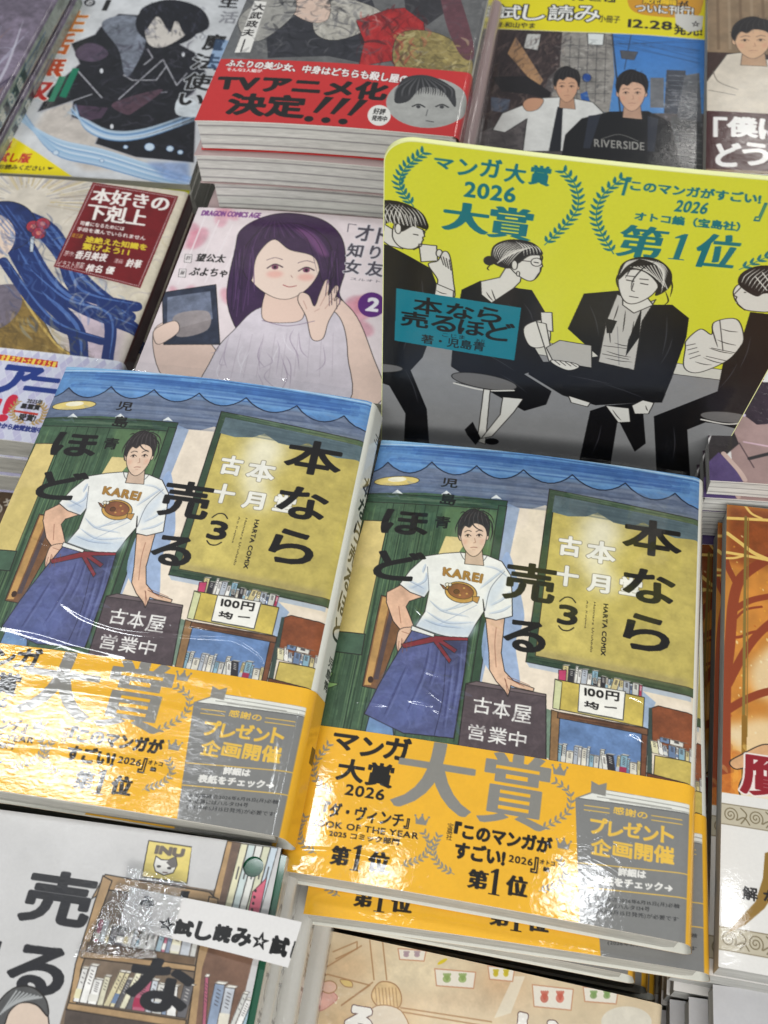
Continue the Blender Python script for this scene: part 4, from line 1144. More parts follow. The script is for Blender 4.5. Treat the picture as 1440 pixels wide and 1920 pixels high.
def art_pink():
    q = [(372, 390), (823, 432), (713, 983), (171, 915)]
    c = Cv(128 + 12, 122, 3.8, q, (128, 182), bg=(238, 226, 228))
    c.view = (0, 320, 1.9459)
    c.wash(.06, 5, 9)
    for k in range(16):
        rr = random.Random(k + 3)
        x, y = rr.choice([(700, 250), (680, 180), (760, 260), (860, 140), (1330, 480), (640, 480), (1360, 300), (1280, 560), (840, 500)])
        c.ell((x + rr.uniform(-50, 50), y + rr.uniform(-60, 60)), rr.uniform(20, 60), rr.uniform(14, 50), rr.choice([(226, 150, 170), (236, 178, 190), (214, 130, 150)]), alpha=.5, tex=.3, blur=1.0, rot=rr.uniform(0, 90))
    for k in range(5):
        c.line([(700 + k * 50, 150 + k * 20), (600 + k * 50, 420)], .9, (246, 236, 238), alpha=.8)
    c.text("DRAGON COMICS AGE", (735, 150), (955, 188), (140, 84, 150), bold=.28)
    # smooth featureless stand-in: violet hair mass, plain face, closed pale top
    H = (72, 48, 84)
    c.poly([(860, 300), (880, 230), (960, 185), (1060, 172), (1180, 200), (1250, 270), (1262, 380), (1240, 470), (1260, 520), (1180, 520), (1000, 560), (960, 640), (880, 620), (830, 480)], H, sm=True, tex=.25, ink=.35)
    c.poly([(560, 600), (640, 560), (740, 620), (800, 700), (760, 790), (600, 770)], (238, 212, 198), sm=True, tex=.05, ink=.3)
    c.poly([(1180, 480), (1290, 540), (1360, 700), (1400, 860), (1240, 900), (1120, 700)], (240, 214, 200), sm=True, tex=.06, ink=.35)
    c.poly([(960, 520), (1150, 520), (1240, 560), (1270, 700), (1240, 900), (740, 900), (780, 700), (860, 600)], (222, 214, 222), sm=True, tex=.1, ink=.35)
    for k in range(10):
        c.line([(840 + k * 42, 620), (800 + k * 46, 780)], .3, (190, 178, 190), alpha=.6)
    c.poly([(990, 440), (1100, 470), (1110, 560), (1050, 580), (960, 560)], (240, 212, 198), sm=True, ink=.3)
    c.poly([(910, 340), (920, 420), (990, 480), (1060, 492), (1130, 450), (1170, 380), (1160, 300), (1040, 270), (940, 280)], (246, 224, 210), sm=True, ink=.3)
    c.poly([(890, 380), (900, 290), (980, 220), (1100, 215), (1200, 280), (1220, 400), (1180, 430), (1150, 340), (1060, 310), (1000, 270), (940, 330), (920, 420)], H, sm=True, tex=.25, ink=.3)
    c.poly([(1080, 230), (1150, 255), (1200, 330), (1170, 330), (1120, 270)], (150, 96, 150), sm=True, alpha=.7, blur=1)
    for k in range(16):
        t = k / 15
        c.line([(985 + t * 60, 195), (920 + t * 250, 250 + abs(t - .4) * 40), (880 + t * 350, 380 + abs(t - .5) * 60) if (t < .12 or t > .75) else (925 + t * 250, 265)], .4, (112, 80, 128) if k % 2 else (46, 30, 56), sm=True, alpha=.7, taper=True)
    for x0 in (978, 1092):
        dy = (x0 - 978) * .12
        c.line([(x0, 376 + dy), (x0 + 28, 362 + dy), (x0 + 56, 374 + dy)], .75, (60, 36, 56), sm=True)
        c.ell((x0 + 29, 374 + dy), 13, 9, (150, 90, 120)); c.ell((x0 + 29, 374 + dy), 6, 6, (50, 30, 50))
        c.line([(x0 - 2, 346 + dy), (x0 + 28, 338 + dy), (x0 + 56, 346 + dy)], .35, (80, 54, 80), sm=True)
        c.ell((x0 + 28, 400 + dy), 30, 13, (240, 160, 150), alpha=.45, blur=.8)
    c.line([(1036, 440), (1058, 448), (1084, 444)], .5, (176, 80, 86), sm=True)
    c.line([(1064, 405), (1070, 414)], .3, (170, 120, 110))
    S_ = (242, 216, 202)
    c.poly([(1120, 560), (1090, 500), (1100, 470), (1130, 480), (1150, 520), (1170, 470), (1190, 425), (1206, 430), (1200, 480), (1225, 445), (1238, 455), (1222, 500), (1238, 490), (1244, 502), (1222, 540), (1200, 580), (1180, 640), (1140, 640)], S_, sm=True, ink=.35)
    for a, b in (((1170, 520), (1196, 470)), ((1188, 530), (1220, 490)), ((1150, 540), (1168, 530)), ((1110, 500), (1122, 530))):
        c.line([a, b], .25, (190, 140, 124))
    for k in range(22):
        rr = random.Random(k + 30)
        x = rr.uniform(800, 1230); y = rr.uniform(600, 760)
        c.line([(x, y), (x + rr.uniform(-30, 30), y + rr.uniform(30, 70)), (x + rr.uniform(-50, 50), y + rr.uniform(60, 130))], .45, rr.choice([(184, 170, 188), (242, 238, 244), (168, 152, 172)]), sm=True, alpha=.7, taper=True)
    c.line([(960, 570), (1050, 592), (1150, 575)], .4, (150, 130, 150), sm=True)
    for k in range(26):
        rr = random.Random(k + 70)
        x = rr.choice([rr.uniform(850, 940), rr.uniform(1200, 1255)])
        c.line([(x, rr.uniform(280, 360)), (x + rr.uniform(-30, 12), rr.uniform(420, 560))], .35, rr.choice([(112, 80, 128), (44, 30, 54)]), alpha=.7, taper=True)
    # small framed picture, blank
    c.poly([(592, 450), (790, 430), (806, 655), (600, 648)], (60, 66, 84), tex=.5, ink=.4)
    c.poly([(612, 470), (770, 455), (780, 560), (612, 600)], (120, 128, 148), tex=.4)
    c.poly([(640, 540), (760, 530), (760, 600), (650, 620)], (176, 164, 160), sm=True, tex=.2, alpha=.8)
    c.poly([(565, 590), (640, 560), (655, 600), (600, 640), (570, 640)], (240, 214, 200), sm=True, ink=.3)
    c.text("望公太", (715, 312), (826, 350), INK, bold=.2); c.text("ぷよちゃ", (692, 364), (832, 404), INK, bold=.2)
    for x, y, s in ((676, 310, "原作"), (655, 364, "漫画")):
        c.poly([(x, y), (x + 26, y + 3), (x + 22, y + 34), (x - 4, y + 30)], (240, 232, 232), ink=.2)
        c.text(s, (x + 2, y + 8), (x + 22, y + 24), INK, bold=.02)
    G = (88, 84, 96)
    c.line([(1270, 245), (1274, 216), (1302, 220)], .5, G)
    for ch, r in (("オ", (1300, 222, 1366, 280)), ("ト", (1372, 232, 1420, 290)), ("知", (1266, 290, 1330, 340)), ("り", (1352, 298, 1390, 345)), ("女", (1256, 350, 1320, 402)), ("友", (1336, 356, 1404, 412))):
        c.text(ch, r[:2], r[2:], G, bold=.3, outline=((236, 232, 238), .35))
    c.text("スルオトコ", (1280, 418), (1420, 436), G, bold=.05)
    c.ell((1358, 516), 50, 46, (104, 44, 132)); c.text("2", (1338, 492), (1380, 540), (244, 240, 246), bold=.7)
    c.view = None
    c.poly([(128, 0), (150, 0), (150, 122), (128, 122)], (226, 214, 220))
    return c


def art_mage():
    q = [(108, 1), (462, 21), (356, 347), (-54, 320)]
    c = Cv(BW + 3, BH + 22, 3.2, q, (BW, BH), y0=-22.0, bg=(214, 216, 218))
    c.view = (0, 0, 3.13)
    c.wash(.1, 5, 9)
    c.poly([(300, 600), (560, 560), (620, 760), (900, 1000), (500, 1010), (200, 760)], (200, 190, 180), tex=.2, alpha=.8, blur=2)
    # abstract dark cloak mass
    K = (36, 36, 42)
    c.poly([(590, 170), (700, 90), (820, 100), (1000, 240), (1150, 320), (1230, 470), (1080, 600), (1150, 700), (1140, 960), (800, 930), (560, 850), (600, 760), (420, 690), (430, 600), (220, 660), (300, 520), (470, 380), (420, 260), (560, 210)], K, tex=.5, ink=.6, inkc=(170, 170, 176))
    c.poly([(600, 150), (720, 100), (840, 130), (860, 260), (800, 400), (740, 460), (700, 300)], (128, 134, 146), sm=True, tex=.5)
    c.poly([(450, 300), (520, 260), (600, 280), (640, 330), (560, 370), (460, 350)], (92, 78, 96), sm=True, tex=.4)
    c.ell((990, 150), 190, 130, (30, 30, 38), tex=.4)
    c.poly([(860, 130), (920, 110), (1100, 160), (1100, 210), (960, 290), (870, 260)], (214, 208, 200), sm=True, tex=.1)
    c.poly([(820, 160), (840, 60), (1000, 10), (1180, 60), (1230, 170), (1100, 220), (1040, 130), (1000, 200), (930, 110), (860, 190)], (34, 34, 42), sm=True, tex=.4)
    for pts in ([(730, 450), (780, 480), (920, 480), (980, 400)], [(240, 660), (540, 560)], [(440, 400), (600, 580)], [(700, 590), (960, 360), (1040, 510), (1100, 440)], [(680, 640), (740, 670), (850, 560), (980, 550)], [(870, 300), (900, 350), (850, 390)]):
        c.line(pts, 1.0, (176, 176, 182))
    c.poly([(660, 620), (830, 560), (960, 540), (800, 660), (740, 680)], (96, 72, 84), sm=True, tex=.4)
    c.poly([(430, 620), (640, 640), (600, 700), (500, 720)], (84, 66, 84), tex=.4)
    for x, y in ((600, 425), (1080, 330), (660, 750)):
        c.ell((x, y), 10, 14, (220, 222, 226))
    c.detail([(590, 150), (1150, 250), (1130, 930), (420, 700)], [(66, 66, 78), (20, 20, 26), (110, 106, 120), (52, 44, 58)], 260, 3, 10, .9, .6)
    c.detail([(830, 30), (1200, 60), (1220, 240), (860, 200)], [(70, 72, 90), (20, 20, 26), (110, 112, 130)], 90, 4, 7, .8, .7, 1.2)
    c.detail([(200, 420), (450, 400), (420, 680), (180, 660)], [(226, 228, 232), (150, 170, 190), (120, 120, 126)], 60, 8, 6, .7, .4)
    # water sweep
    rr = random.Random(4)
    for k in range(60):
        o = rr.uniform(-45, 45)
        colr = rr.choice([(150, 186, 216), (196, 216, 232), (232, 240, 246), (110, 150, 196), (176, 202, 224)])
        c.line([(20 + o, 560 - o), (120 + o, 690 + o * .3), (330, 860 + o), (600, 930 + o * 1.1), (900, 1020 + o), (1160, 1080 + o * .7)], rr.uniform(.6, 3.0), colr, sm=True, alpha=.7, taper=True)
        if k % 2:
            o *= .6
            c.line([(420 + o, 640 - o), (500, 730 + o), (650, 800 + o), (850, 790 + o), (1150, 690 + o)], rr.uniform(.5, 2.4), colr, sm=True, alpha=.7, taper=True)
    for x, y, r in ((880, 870, 22), (1000, 880, 16), (740, 870, 10), (330, 900, 14), (600, 950, 10), (130, 600, 12), (1060, 900, 12)):
        c.ell((x, y), r * 1.3, r, (206, 222, 236), ink=.4, inkc=(110, 140, 180))
    c.poly([(860, 960), (1110, 960), (1120, 1080), (980, 1060)], (132, 158, 206), alpha=.7, tex=.4, blur=1.5)
    c.poly([(1050, 590), (1150, 600), (1160, 690), (1040, 680)], (216, 222, 226), sm=True, tex=.2)
    # lettering
    for ch, r, g in (("生", (330, 70, 520, 190), (212, 130, 40)), ("活", (240, 195, 440, 320), (208, 110, 40)), ("無", (165, 335, 390, 450), (200, 84, 44)), ("双", (90, 480, 310, 590), (196, 50, 44))):
        c.text(ch, r[:2], r[2:], g, bold=.95, outline=((240, 238, 232), .7))
    c.poly([(430, 405), (470, 410), (390, 580), (350, 570)], (30, 130, 100)); c.poly([(350, 450), (392, 455), (320, 600), (285, 600)], (30, 130, 100))
    c.text("1", (605, 8), (655, 70), INK, bold=.5)
    for x in (425, 530):
        c.ell((x, 22), 34, 22, K); c.text("の" if x > 500 else "で", (x - 18, 8), (x + 18, 36), (226, 226, 226), bold=.2)
    for ch, r in (("生", (1290, 0, 1400, 60)), ("魔", (1190, 215, 1330, 305)), ("法", (1130, 325, 1290, 420)), ("使", (1090, 440, 1250, 540)), ("い", (1060, 560, 1190, 625))):
        c.text(ch, r[:2], r[2:], INK, bold=.7, outline=((226, 230, 234), .6))
    c.poly([(1270, 240), (1370, 250), (1290, 420), (1220, 410)], (96, 150, 214), alpha=.45)
    c.text("活", (1290, 80), (1400, 150), (150, 150, 156), bold=.4)
    # yellow corner
    c.poly([(-180, 600), (0, 755), (240, 912), (430, 1045), (-200, 1040)], (240, 222, 20))
    R_ = (196, 40, 30)
    c.text("無", (-70, 838), (-8, 880), R_, bold=.4); c.text("料", (0, 828), (70, 882), R_, bold=.4)
    c.text("試し版", (-20, 894), (188, 958), R_, bold=.45)
    c.text("ぜひお読みください", (-90, 960), (262, 1004), INK, bold=.12)
    c.poly([(282, 985), (320, 990), (290, 1002)], INK)
    c.view = None
    return c


def art_sample():
    q = [(-168, 1506), (532, 1603), (247, 3047), (-698, 2831)]
    c = Cv(BW, BH, 4.4, q, (BW, BH), bg=(203, 202, 201))
    c.view = (0, 1560, 2.4)
    W1, W2 = (176, 148, 112), (148, 120, 92)
    # shelves
    c.poly([(490, 225), (1000, 290), (900, 1400), (160, 1400)], (128, 112, 96), tex=.25)
    c.poly([(1040, 72), (1100, 82), (1000, 360), (970, 350)], (186, 154, 112), tex=.3, ink=.3)
    c.poly([(1062, 78), (1110, 84), (1040, 370), (1000, 360)], (120, 98, 84), tex=.3)
    c.poly([(1100, 84), (1262, 104), (1180, 420), (1040, 390)], (224, 222, 210))
    for k, g in enumerate([(226, 222, 190), (204, 216, 214), (228, 228, 222), (216, 216, 190), (200, 212, 220)]):
        x = 1100 + k * 33
        c.poly([(x, 84 + k * 4), (x + 31, 88 + k * 4), (x - 50, 400), (x - 80, 396)], g, tex=.1, ink=.22)
        c.line([(x - 10, 190), (x - 22, 240)], .5, (90, 90, 90))
    c.poly([(1150, 300), (1214, 236), (1180, 400), (1130, 396)], (214, 110, 130), tex=.1, ink=.22)
    for k in range(4):
        c.ell((1165 - k * 5, 296 + k * 28), 6, 7, (60, 40, 44))
    c.poly([(440, 330), (500, 222), (960, 300), (990, 330), (985, 360), (510, 290)], W1, tex=.25, ink=.35)
    c.poly([(490, 228), (530, 250), (395, 640), (300, 1400), (240, 1400), (370, 620)], W1, tex=.25, ink=.35)
    c.poly([(420, 520), (900, 590), (890, 640), (415, 560)], (118, 98, 78), tex=.3)
    c.poly([(400, 560), (920, 630), (915, 655), (395, 590)], W1, tex=.25, ink=.3)
    c.poly([(960, 320), (1000, 330), (860, 1400), (800, 1400), (905, 600)], W1, tex=.25, ink=.35)
    c.poly([(1010, 380), (1200, 400), (1150, 620), (960, 1400), (850, 1400), (930, 640)], (128, 100, 84), tex=.3)
    c.spines((450, 520), (900, 590), 7.5, 17, 4, soft=.35)
    c.spines((360, 785), (860, 860), 10, 15, 8, soft=.3)
    c.poly([(340, 790), (860, 868), (855, 905), (330, 820)], W1, tex=.25, ink=.3)
    c.poly([(330, 825), (855, 905), (850, 1000), (320, 900)], (92, 82, 76), tex=.3)
    c.spines((330, 1050), (840, 1120), 9, 15, 18, soft=.3)
    c.spines((930, 900), (1150, 930), 13, 7, 14, soft=.3)
    c.spines((880, 1150), (1100, 1180), 11, 7, 15, soft=.3)
    # poster with a plain cat
    c.poly([(692, 72), (884, 100), (862, 262), (662, 232)], (226, 208, 124), tex=.1, ink=.35)
    c.text("INU", (722, 98), (850, 142), (110, 100, 90), bold=.5)
    c.poly([(724, 140), (748, 156), (780, 158), (812, 142), (818, 180), (800, 215), (760, 226), (722, 208), (714, 180)], (230, 228, 222), ink=.3)
    c.poly([(770, 170), (812, 142), (818, 190), (795, 195)], (110, 106, 104)); c.ell((738, 188), 10, 6, (90, 86, 84)); c.ell((784, 196), 10, 6, (60, 56, 56))
    c.line([(755, 212), (775, 214)], .3, (90, 60, 60))
    c.poly([(884, 100), (1034, 76), (980, 295), (864, 275)], (203, 202, 201))
    # title
    B = (44, 44, 48)
    c.text("売", (124, 216), (460, 450), B, bold=(.85, .6)); c.text("る", (80, 540), (312, 752), B, bold=(.9, .6))
    c.text("な", (604, 600), (886, 824), B, bold=(.9, .6))
    c.poly([(838, 296), (876, 298), (860, 352), (828, 340)], B)
    c.text("児", (-30, 515), (42, 590), B, bold=.35); c.text("島", (-50, 640), (22, 720), B, bold=.35)
    c.text("ま", (-60, 185), (12, 215), B, bold=.2)
    # head of a plain figure at the lower edge
    c.poly([(20, 840), (60, 770), (140, 730), (220, 760), (250, 840), (240, 1000), (60, 1000)], (214, 196, 180), sm=True, ink=.4)
    c.poly([(10, 870), (30, 790), (100, 725), (180, 722), (240, 775), (250, 850), (200, 800), (130, 790), (80, 830), (50, 900)], (92, 92, 92), sm=True, tex=.3, ink=.4)
    for k in range(8):
        c.line([(40 + k * 10, 840 - k * 8), (110 + k * 16, 738 + k * 4)], .5, (170, 172, 172), sm=False, taper=True)
    c.wash(.03, 5, 8)
    return c


def art_nursery():
    q = [(577, 1737), (1244, 1884), (1150, 3260), (272, 2969)]
    c = Cv(BW + 14, BH, 4.2, q, (BW, BH), bg=(226, 210, 180))
    c.view = (520, 1680, 1.8947)
    c.wash(.07, 5, 8)
    L = (176, 138, 100)
    for x, y, rx, ry, g in ((200, 260, 180, 60, (222, 190, 150)), (700, 380, 300, 50, (228, 206, 176)), (1200, 300, 160, 70, (224, 196, 164)), (800, 300, 80, 60, (216, 178, 140)), (300, 440, 200, 70, (214, 180, 136)), (500, 260, 160, 80, (234, 224, 196))):
        c.ell((x, y), rx, ry, g, alpha=.6, tex=.3, blur=4)
    c.poly([(840, 290), (880, 290), (830, 420), (770, 440)], (240, 236, 220), alpha=.7)
    for pts in ([(100, 300), (300, 180)], [(60, 330), (180, 280), (330, 320), (230, 390)], [(230, 390), (340, 310)], [(330, 160), (345, 300)], [(375, 160), (390, 300)], [(95, 180), (130, 250), (120, 170)], [(140, 150), (170, 240)], [(200, 200), (285, 165), (285, 190), (210, 225)], [(440, 400), (760, 450)], [(445, 415), (740, 465)], [(60, 400), (120, 330)], [(130, 440), (80, 560)]):
        c.line(pts, .5, L, alpha=.8)
    c.poly([(110, 350), (170, 330), (215, 360), (190, 390), (150, 410), (110, 395)], (228, 176, 168), sm=True, alpha=.8, tex=.2, ink=.3, inkc=(196, 120, 120))
    c.ell((185, 325), 28, 22, (232, 196, 176), ink=.35, inkc=L)
    c.poly([(225, 300), (262, 305), (268, 325), (240, 322)], (230, 206, 140), sm=True, ink=.3, inkc=L)
    c.poly([(340, 340), (370, 308), (420, 318), (442, 360), (430, 400), (370, 400), (340, 372)], (226, 200, 156), sm=True, tex=.2, ink=.4, inkc=L)
    for k in range(7):
        c.line([(350 + k * 12, 330), (356 + k * 12, 395)], .35, L, alpha=.7)
    c.poly([(340, 400), (440, 410), (470, 520), (320, 520)], (226, 214, 196), sm=True, ink=.35, inkc=L)
    for (x, y, w, h, g) in ((560, 262, 145, 70, (150, 176, 110)), (748, 252, 95, 55, (206, 190, 60)), (905, 318, 145, 90, (204, 112, 96)), (1085, 325, 125, 60, (140, 170, 110)), (430, 190, 100, 45, (180, 160, 170))):
        c.poly([(x, y), (x + w, y + h * .18), (x + w - 8, y + h), (x + 6, y + h * .86)], (240, 236, 224), ink=.4, inkc=(206, 160, 130))
        for dx in (.3, .68):
            c.ell((x + w * dx, y + h * .55), w * .1, h * .18, g, alpha=.8, tex=.3)
            for f in range(4):
                c.line([(x + w * dx, y + h * .55), (x + w * dx + (f - 1.5) * w * .05, y + h * .28)], .8, g, alpha=.8)
    c.ell((588, 238), 20, 6, (224, 206, 60), rot=-30)
    c.ell((1240, 450), 90, 55, (232, 228, 214), tex=.1)
    wt = dict(bold=1.0, outline=((110, 84, 80), .35))
    c.text("る", (250, 400), (332, 500), (244, 242, 236), **wt)
    c.text("い", (862, 425), (1010, 520), (244, 242, 236), **wt)
    c.view = None
    c.poly([(BW, 0), (150, 0), (150, 183), (BW, 183)], (212, 200, 178))
    return c


def art_autumn():
    q = [(1363, 946), (2007, 1025), (2188, 1970), (1347, 1813)]
    c = Cv(60, BH, 4.4, q, (BW, BH), bg=(206, 140, 62))
    c.view = (1240, 820, 3.2)
    c.wash(.16, 5, 9)
    c.poly([(380, 400), (700, 430), (700, 760), (560, 800), (380, 740)], (142, 74, 36), tex=.4, alpha=.85, blur=2)
    for k in range(160):
        rr = random.Random(k)
        x, y = rr.uniform(380, 900), rr.uniform(450, 2050)
        g = rr.choice([(236, 200, 110), (228, 164, 60), (244, 226, 170), (190, 104, 40)])
        c.ell((x, y), rr.uniform(4, 12), rr.uniform(3, 7), g, alpha=.7, rot=rr.uniform(0, 90))
    for x, y, rx, ry in ((640, 1440, 110, 140), (600, 1820, 180, 130), (720, 1300, 100, 60), (430, 1780, 60, 60), (760, 1640, 90, 120)):
        c.ell((x, y), rx, ry, (236, 222, 190), blur=2.0, alpha=.75)
    T = (150, 72, 40)
    for pts, w in (([(380, 2100), (385, 1500), (410, 1250), (430, 1000), (470, 860), (560, 780), (700, 700)], 4.0), ([(400, 1480), (520, 1260), (640, 1130), (760, 1060)], 3.2), ([(380, 1650), (500, 1580), (640, 1530), (800, 1520)], 3.0), ([(430, 1040), (540, 980), (700, 950)], 2.6), ([(450, 880), (400, 780), (385, 720)], 2.4), ([(400, 1200), (470, 1200), (560, 1170), (760, 1150)], 1.2), ([(420, 1120), (500, 1040), (600, 1020)], 1.0)):
        c.line(pts, w, T, sm=True)
    Y = (240, 206, 120)
    for pts, w in (([(395, 485), (700, 505)], 1.4), ([(395, 575), (480, 640), (560, 700), (700, 760)], 1.6), ([(390, 690), (520, 715), (640, 740)], 1.3), ([(390, 725), (440, 725), (500, 710)], 1.0), ([(500, 410), (540, 460), (600, 490)], 1.0)):
        c.line(pts, w, Y, sm=True)
    c.line([(506, 480), (490, 1900)], 1.1, (140, 120, 60)); c.line([(522, 490), (512, 1800)], .4, (150, 124, 60))
    c.view = (1200, 1400, 3.692)
    c.line([(720, -200), (716, 500)], 1.8, (150, 112, 44))
    c.poly([(565, 200), (700, 180), (720, 520), (560, 520)], (226, 150, 60), alpha=.6, tex=.2)
    c.detail([(380, 0), (760, 0), (740, 500), (560, 500)], [(190, 104, 40), (240, 190, 90), (150, 84, 40), (250, 226, 160)], 60, 9, 4, 1.0, .6)
    # plain cap-like ochre shape behind the red character
    c.poly([(620, 110), (700, 60), (860, -10), (960, 40), (960, 170), (760, 150), (660, 160)], (214, 170, 128), sm=True, tex=.15, ink=.4)
    c.poly([(690, 260), (760, 190), (960, 180), (960, 460), (800, 440), (700, 360)], (214, 200, 160), sm=True, tex=.2, ink=.5)
    c.ell((860, 270), 130, 100, (240, 226, 216), blur=1.5)
    c.text("贋", (705, 62), (1090, 380), (150, 36, 48), bold=(.7, .3), outline=((236, 226, 220), .6))
    for k in range(26):
        rr = random.Random(k + 50)
        c.ell((570 + rr.random() * 60, 330 + rr.random() * 170), 10, 7, (150, 84, 44), rot=rr.random() * 90)
    # white band with scroll borders
    v = c.view
    c.view = None
    by = 124.0
    c.poly([(-2, by), (140, by), (140, 190), (-2, 190)], (228, 226, 222))
    for y in (131.5, 173.0):
        c.poly([(-1, y - 3.6), (140, y - 3.6), (140, y + 3.6), (-1, y + 3.6)], (196, 188, 168))
        for k in range(12):
            x = 3 + k * 8.4
            t = np.linspace(0, 4.2 * math.pi, 40)
            r = .25 + t * .17
            c.line(np.c_[x + r * np.cos(t), y + r * np.sin(t) * 1.1], .35, (118, 106, 78))
            c.line([(x + 3.4, y - 2.8), (x + 5.4, y - .6), (x + 3.6, y + 2.6)], .4, (118, 106, 78), sm=True)
            c.line([(x + 2.4, y + 1.6), (x + 4.6, y + .4), (x + 6.4, y + 2.6)], .4, (118, 106, 78), sm=True)
        c.line([(-1, y - 3.6), (140, y - 3.6)], .3, (130, 118, 92)); c.line([(-1, y + 3.6), (140, y + 3.6)], .3, (130, 118, 92))
    c.view = v
    c.poly([(864, 745), (1000, 700), (960, 980), (860, 1130), (730, 1240), (600, 1302), (680, 1210), (800, 1080), (850, 920)], (150, 120, 56))
    c.text("解", (712, 975), (812, 1075), INK, bold=.2); c.text("か", (856, 1005), (950, 1080), INK, bold=.2)
    return c


def art_violet():
    q = [(1312, 350), (1835, 376), (1981, 955), (1331, 901)]
    c = Cv(60, BH, 3.4, q, (BW, BH), bg=(236, 234, 232))
    c.view = (1240, 560, 4.8)
    for k in range(5):
        x, y = 860 + k * 30, 380 + k * 10
    c.poly([(880, 390), (1100, 500), (1100, 560), (860, 440)], (168, 48, 44)); c.poly([(800, 610), (880, 655), (840, 705), (776, 680)], (168, 48, 44))
    c.poly([(940, 120), (1200, 200), (1200, 300), (920, 260)], (60, 40, 46)); c.line([(860, 735), (900, 765)], .8, (168, 48, 44)); c.line([(880, 715), (910, 740)], .8, (168, 48, 44))
    c.line([(600, 765), (1500, 780)], .6, (60, 50, 54))
    # abstract dusk-coloured planes
    c.poly([(500, 768), (1600, 785), (1600, 1200), (1050, 1130), (860, 1160), (740, 1060), (640, 990), (400, 1300)], (62, 48, 60), tex=.4)
    c.poly([(600, 1030), (650, 985), (740, 1060), (860, 1150), (1400, 1120), (1400, 1700), (700, 1700), (640, 1500), (610, 1200)], (176, 150, 146), tex=.1)
    c.poly([(500, 1100), (610, 1100), (700, 1320), (580, 1420), (440, 1560), (400, 1400)], (58, 52, 54), tex=.2)
    c.poly([(400, 1500), (520, 1390), (640, 1500), (740, 1660), (380, 1680)], (96, 80, 124), tex=.3)
    c.line([(640, 980), (740, 1060)], 1.6, (216, 204, 226)); c.line([(700, 1310), (830, 1530)], .6, (110, 90, 92)); c.line([(560, 1400), (700, 1560), (750, 1640)], 2.0, (216, 190, 180), sm=True)
    c.line([(790, 1450), (1000, 1400)], 1.6, (66, 62, 64)); c.line([(740, 1300), (1000, 1350)], .8, (216, 186, 196))
    c.wash(.05, 4, 7)
    return c


# ------------------------------------------------------------------ materials
def new_mat(name):
    m = bpy.data.materials.new(name)
    m.use_nodes = True
    return m, m.node_tree, m.node_tree.nodes["Principled BSDF"]


def print_mat(name, gloss=1.0, wrinkle=.25, crinkle=.12, rough=.5, croughness=.04, seed=0.0, stretch=(1, 1, 1), noise=.05):
    """printed paper under a clear glossy layer whose surface is slightly wrinkled"""
    m, nt, b = new_mat(name)
    N, L = nt.nodes, nt.links
    at = N.new("ShaderNodeAttribute"); at.attribute_name = "print"
    tc = N.new("ShaderNodeTexCoord")
    mp = N.new("ShaderNodeMapping"); mp.inputs["Location"].default_value = (seed, seed * .7, seed * .3)
    mp.inputs["Scale"].default_value = stretch
    L.new(tc.outputs["Object"], mp.inputs["Vector"])
    # paper tooth
    nz = N.new("ShaderNodeTexNoise"); nz.inputs["Scale"].default_value = 900; nz.inputs["Detail"].default_value = 3
    L.new(tc.outputs["Object"], nz.inputs["Vector"])
    mr = N.new("ShaderNodeMapRange"); mr.inputs[3].default_value = 1 - noise; mr.inputs[4].default_value = 1 + noise
    L.new(nz.outputs["Fac"], mr.inputs[0])
    mx = N.new("ShaderNodeVectorMath"); mx.operation = 'SCALE'
    L.new(at.outputs["Color"], mx.inputs[0]); L.new(mr.outputs[0], mx.inputs["Scale"])
    L.new(mx.outputs[0], b.inputs["Base Color"])
    b.inputs["Roughness"].default_value = rough
    b.inputs["Specular IOR Level"].default_value = .25
    b.inputs["Coat Weight"].default_value = gloss
    b.inputs["Coat Roughness"].default_value = croughness
    b.inputs["Coat IOR"].default_value = 1.5
    # large shallow film waves + fine crinkles
    n1 = N.new("ShaderNodeTexNoise"); n1.inputs["Scale"].default_value = 26; n1.inputs["Detail"].default_value = 1.5
    n2 = N.new("ShaderNodeTexNoise"); n2.inputs["Scale"].default_value = 380; n2.inputs["Detail"].default_value = 4; n2.inputs["Distortion"].default_value = 1.2
    L.new(mp.outputs[0], n1.inputs["Vector"]); L.new(mp.outputs[0], n2.inputs["Vector"])
    b1 = N.new("ShaderNodeBump"); b1.inputs["Strength"].default_value = 1.0; b1.inputs["Distance"].default_value = .004 * wrinkle
    b2 = N.new("ShaderNodeBump"); b2.inputs["Strength"].default_value = 1.0; b2.inputs["Distance"].default_value = .001 * crinkle
    L.new(n1.outputs["Fac"], b1.inputs["Height"]); L.new(n2.outputs["Fac"], b2.inputs["Height"]); L.new(b1.outputs[0], b2.inputs["Normal"])
    L.new(b2.outputs[0], b.inputs["Coat Normal"])
    return m


def plain_mat(name, color, rough=.5, noise=.1, scale=60, spec=.4, coat=0.0):
    m, nt, b = new_mat(name)
    N, L = nt.nodes, nt.links
    tc = N.new("ShaderNodeTexCoord")
    nz = N.new("ShaderNodeTexNoise"); nz.inputs["Scale"].default_value = scale; nz.inputs["Detail"].default_value = 4
    L.new(tc.outputs["Object"], nz.inputs["Vector"])
    mr = N.new("ShaderNodeMapRange"); mr.inputs[3].default_value = 1 - noise; mr.inputs[4].default_value = 1 + noise
    L.new(nz.outputs["Fac"], mr.inputs[0])
    mx = N.new("ShaderNodeVectorMath"); mx.operation = 'SCALE'; mx.inputs[0].default_value = color
    L.new(mr.outputs[0], mx.inputs["Scale"]); L.new(mx.outputs[0], b.inputs["Base Color"])
    b.inputs["Roughness"].default_value = rough
    b.inputs["Specular IOR Level"].default_value = spec
    b.inputs["Coat Weight"].default_value = coat
    b.inputs["Coat Roughness"].default_value = .06
    return m


